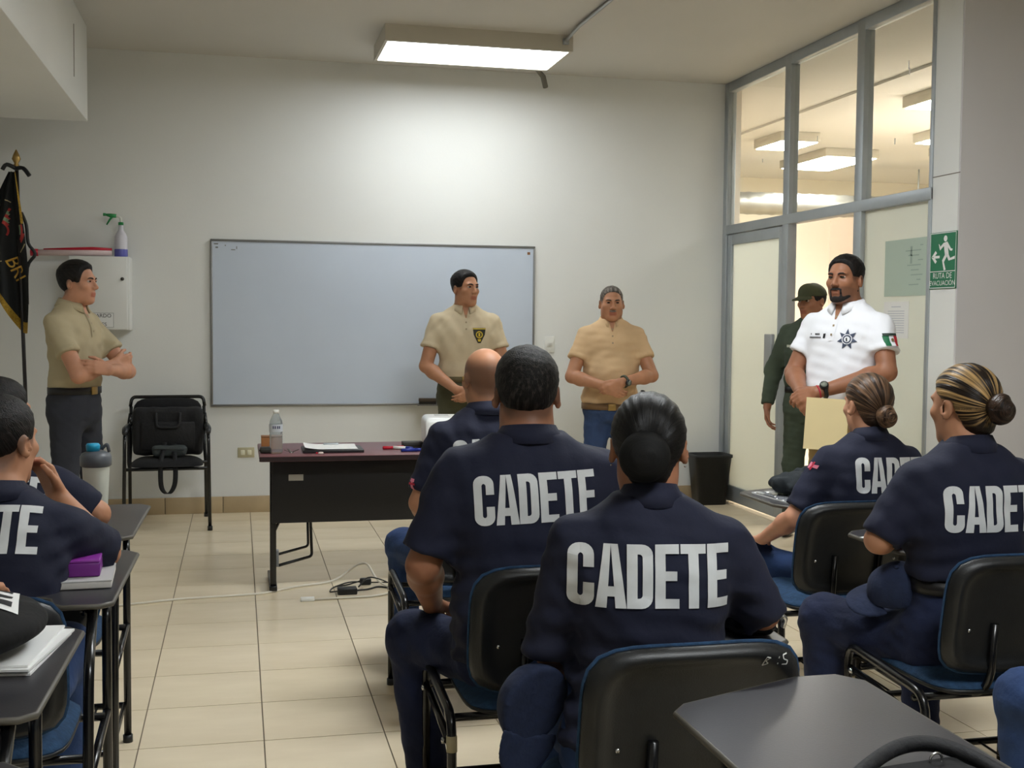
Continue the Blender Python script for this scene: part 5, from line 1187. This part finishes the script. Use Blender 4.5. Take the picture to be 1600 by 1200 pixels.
# flag patch on the left sleeve (faces the viewer)
sjL = Vector((-.162 * P4['s'] * 1.10, 0, 1.402 * P4['s'])); eL = Vector(P4['ar']['L'][0]); pc_ = sjL.lerp(eL, .30); nL = Vector((-.93, .36, .06)); uL = Vector((-.36, -.93, 0))
decal('flag_patch', [([((-.038, -.03), (-.0127, -.03), (-.0127, .02), (-.038, .02))], 0), ([((-.0127, -.03), (.0127, -.03), (.0127, .02), (-.0127, .02))], 1), ([((.0127, -.03), (.038, -.03), (.038, .02), (.0127, .02))], 2), ([((-.038, .02), (.038, .02), (.038, .032), (-.038, .032))], 3), (ring_q(0, .008, 10), 4)], P4['bvh'], pc_, uL, nL.cross(uL), P4['shirt'], [mat('flag_green', (24, 104, 66), .6), M_wpolo, mat('flag_red', (186, 36, 50), .6), mat('patch_dark', (40, 56, 48), .6), mat('emblem_brown', (120, 96, 62), .6)], step=.01, lift=.004)
# cap of the guard
def cap_fn(q):
    d = smax(smin(ell(q, (0, -.010, .042), (.087, .108, .086)), ell(q, (0, .045, .075), (.055, .045, .045)), .03), -(q[:, 2] - .040), .006)
    z = q[:, 2] - .042 + 5 * q[:, 0] ** 2 * .6 + .32 * (q[:, 1] - .08); o = ((q[:, 0] / .072) ** 2 + ((q[:, 1] - .085) / .082) ** 2 - 1) * .035
    br = smax(smax(np.abs(z) - .005, o, .004), .07 - q[:, 1], .004)
    return smin(d, br, .006)
hc, Rh, hz_ = P5['hc'], P5['Rh'], P5['hsz']
me, _, _ = sdf_mesh('cap', lambda P: cap_fn(((P - hc) @ Rh).astype(F) / hz_) * hz_, hc - .2, hc + .22, .006, mat('olive_cap', (64, 66, 42), .9, noise=(20, .15))); link('cap', me, P5['root'])

# ------------------------------------------------------------------ small things among the seats
def cap_thing(label, loc, rot):
    t = thing('cap', label, 'cap', loc, 0.0); t.rotation_euler = rot; t.scale = (.92, .92, .92)
    m = mat('navy_cap', (26, 36, 62), .9, noise=(30, .15), bump=(60, .15))
    def dome(P):
        d = smax(ell(P, (0, 0, 0), (.085, .10, .105)), -P[:, 2], .008)
        a = np.arctan2(P[:, 1], P[:, 0]); return d + .0022 * np.exp(-(np.sin(a * 3) / .12) ** 2) * -1 + .003 * folds(P, 4, .09)
    me, _, _ = sdf_mesh('crown', dome, (-.11, -.13, -.02), (.11, .13, .13), .006, m); link('crown', me, t)
    def brim(P):
        z = P[:, 2] + 3.2 * P[:, 0] ** 2 + .15 * (P[:, 1] - .08)
        d = np.abs(z - .004) - .004; o = np.maximum(((P[:, 0] / .078) ** 2 + ((P[:, 1] - .075) / .095) ** 2) - 1, 0) * .04 + (((P[:, 0] / .078) ** 2 + ((P[:, 1] - .075) / .095) ** 2) - 1) * .04
        return smax(smax(d, o, .004), .075 - P[:, 1] - .25 * np.abs(P[:, 0]), .004)
    me, _, _ = sdf_mesh('brim', brim, (-.1, .03, -.06), (.1, .19, .05), .005, m); link('brim', me, t)
    MB().lathe([(0, .104), (.008, .104), (.006, .11), (0, .112)], (0, 0, 0), 10).build('top_button', m, t)
cap_thing('navy cap hanging brim down at the black-bunned woman\'s left hip', (.615, 2.40, .60), (-1.35, 0.25, .35))
cap_thing('navy cap resting on the lap of the blonde-streaked woman', (1.90, 3.12, .63), (-.25, -.5, 1.4))
# shaker bottle
t = thing('shaker_bottle', 'clear shaker bottle with blue lid on a left tablet', 'bottle', (-.485, 4.32, TZ + .001))
MB().lathe([(0, 0), (.036, 0), (.038, .006), (.046, .165), (.046, .17), (0, .17)], seg=22).build('cup', mat('frosted_plastic', (206, 208, 196), .35, trans=.15), t)
MB().lathe([(.047, .165), (.053, .17), (.053, .20), (.046, .212), (.028, .22), (0, .22)], seg=22).build('lid', mat('lid_grey', (84, 88, 94), .4), t)
MB().lathe([(0, .22), (.022, .22), (.024, .24), (.02, .246), (0, .246)], (-.008, -.008, 0), 16).build('spout_cap', mat('cap_blue', (28, 150, 190), .4), t)
MB().tube([(.02, 0, .225), (.038, 0, .245), (.045, .0, .215)], .006, .01).build('carry_loop', mat('lid_grey', (84, 88, 94)), t)
# purple box and notebook on the second-row tablet
t = thing('notebook', 'white notebook lying under the purple box', 'notebook', (-.395, 3.22, TZ + .001), .05); MB().box((-.09, -.11, 0), (.075, .11, .018), bev=.003).build('pages', mat('page_edge', (206, 202, 196), .8), t); MB().box((-.091, -.111, .018), (.076, .111, .0205)).build('cover', mat('cover_grey', (188, 186, 184), .5), t)
t = thing('purple_box', 'purple pencil box on the notebook at left', 'box', (-.41, 3.22, TZ + .0225), .05); MB().box((-.075, -.065, 0), (.06, .07, .036), bev=.004).build('body', mat('purple_plastic', (112, 36, 128), .4), t); MB().box((-.0755, -.0655, .036), (.0605, .0705, .044), bev=.003).build('lid', mat('purple_lid', (134, 48, 150), .35), t)
# bag and papers on the near-left tablet
t = thing('paper_stack', 'stack of white papers on the near-left tablet', 'papers', (-.475, 2.535, TZ + .001), -.12)
for i, (dx, dy, rz_) in enumerate(((0, 0, 0), (-.006, .004, .02), (.004, -.006, -.03), (-.01, .0, .03))): MB().box((-.09, -.15, i * .005), (.105, .15, i * .005 + .0045)).build('sheet', M_white, t, (dx, dy, 0), rz_)
bg2 = thing('black_bag', 'black bag with white printed edge on the near-left tablet', 'bag', (-.53, 2.50, TZ + .0215))
def bag2(P): return ell(P, (0, 0, .05), (.15, .20, .055)) + .006 * folds(P, 12, .12)
me, BV, BQ = sdf_mesh('body', lambda P: smax(bag2(P), .001 - P[:, 2], .006), (-.19, -.25, -.02), (.19, .25, .17), .008, mat('bag_black', (12, 12, 13), .9, bump=(40, .15))); link('body', me, bg2)
bb_ = bvh_of(BV, BQ)
band = [((-.02 + .06 * u, .19 - .40 * u), (.045 + .06 * u, .17 - .40 * u), (.045 + .06 * (u + .1), .17 - .40 * (u + .1)), (-.02 + .06 * (u + .1), .19 - .40 * (u + .1))) for u in np.arange(0, .55, .1)]
blk = [((.0 + .06 * u, .17 - .40 * u), (.035 + .06 * u, .16 - .40 * u), (.035 + .06 * (u + .05), .15 - .40 * (u + .05)), (.0 + .06 * (u + .05), .16 - .40 * (u + .05))) for u in (.12, .27, .42)]
decal('white_band', [(band, 0), (blk, 1)], bb_, (.03, 0, .3), (1, 0, 0), (0, 1, 0), bg2, [M_white, M_blk], step=.012, lift=.002)
# jacket and papers on the tablet of the woman with the brown bun
t = thing('magazine', 'plastic covered papers under the dark jacket', 'papers', (2.14, 4.26, TZ + .001), .1); MB().box((-.12, -.14, 0), (.12, .14, .006)).build('pages', M_white, t)
mb = MB(); vv_ = [(-.12 + .24 * i / 12, -.14 + .28 * j / 12, .008 + .004 * math.sin(i * 2.1 + j) * math.cos(j * 1.7)) for i in range(13) for j in range(13)]; mb.add(vv_, [(i * 13 + j, (i + 1) * 13 + j, (i + 1) * 13 + j + 1, i * 13 + j + 1) for i in range(12) for j in range(12)], 0, True)
mb.build('plastic_sleeve', mat('crumpled_plastic', (150, 152, 158), .15, .3), t)
jk = thing('jacket', 'dark jacket bundled on the tablet before the officer in white', 'jacket', (2.19, 4.27, TZ + .012), .2)
def jkf(P): return smax(smin(ell(P, (-.02, .02, .04), (.125, .10, .05)), ell(P, (.07, -.02, .05), (.12, .11, .06)), .03) + .013 * folds(P, 5, .075, 5) + .006 * folds(P, 6, .035, 4), .002 - P[:, 2], .006)
me, _, _ = sdf_mesh('bundle', jkf, (-.2, -.16, -.02), (.24, .18, .15), .006, mat('dark_jacket', (26, 32, 36), .85, bump=(40, .2))); link('bundle', me, jk)
MB().tube(smooth_pts([(-.1, -.07, .055), (-.02, -.1, .075), (.08, -.12, .07), (.15, -.09, .04)], 5), [.012] * 16, 0, 8).build('sleeve_fold', mat('dark_jacket'), jk)
# pouch and paper on the tablet of the blonde-streaked woman
t = thing('paper_sheet', 'white sheet under the black pouch at right', 'paper', (1.985, 3.33, TZ + .001), .2); MB().box((-.03, -.09, 0), (.08, .09, .003)).build('sheet', M_white, t)
t = thing('black_pouch', 'small black pouch on the tablet of the blonde-streaked woman', 'pouch', (2.03, 3.36, TZ + .0045), .3)
me, _, _ = sdf_mesh('body', lambda P: rbox(P, (0, 0, .03), (.075, .06, .03), .022) + .004 * folds(P, 7, .05), (-.1, -.09, -.01), (.1, .09, .08), .006, M_nyl); link('body', me, t); MB().tube([(-.06, -.055, .045), (.06, -.055, .048)], .003, 0, 6).build('zip', M_chrome, t)
# phone case and keys on the front woman's tablet
t = thing('black_pouch', 'glossy black pouch on the tablet of the black-bunned woman', 'pouch', (1.085, 2.44, TZ + .001), .2)
me, _, _ = sdf_mesh('body', lambda P: rbox(P, (0, 0, .03), (.05, .09, .03), .02) + .003 * folds(P, 9, .05), (-.08, -.12, -.01), (.08, .12, .08), .006, mat('gloss_black', (16, 16, 18), .2)); link('body', me, t); MB().tube([(.03, -.088, .05), (.055, -.105, .045), (.06, -.09, .02)], .006, .01).build('clasp', M_chrome, t)
fo = thing('manila_folder', 'pale yellow manila folder held by the officer in white', 'folder', (2.69, 5.085, .825), .06); fo.rotation_euler = (-.03, .06, -.22)
MB().box((-.10, -.0025, 0), (.10, .0, .235)).build('front_cover', mat('manila', (226, 208, 160), .75, noise=(4, .04)), fo); MB().box((-.10, .001, 0), (.103, .0035, .243)).build('back_cover', mat('manila'), fo)
sb_ = thing('shoulder_bag', 'black strap bag on the nearest tablet at the bottom edge', 'bag', (.955, 1.545, TZ + .001), .12)
me, _, _ = sdf_mesh('body', lambda P: rbox(P, (0, -.06, .012), (.12, .09, .012), .01) + .003 * folds(P, 9, .06), (-.16, -.2, -.01), (.16, .08, .05), .006, mat('bag_black')); link('body', me, sb_)
MB().tube(smooth_pts([(-.16, -.06, .01), (-.08, .005, .02), (.02, .05, .035), (.085, .05, .038), (.125, .01, .03), (.15, -.08, .012)], 6), .012, 0, 8).build('strap', M_nyl, sb_)
MB().tube([(.07 + .011 * math.cos(a * PI / 8), .01, .028 + .011 * math.sin(a * PI / 8)) for a in range(16)], .002, 0, 6, closed=True).build('ring', M_chrome, sb_)
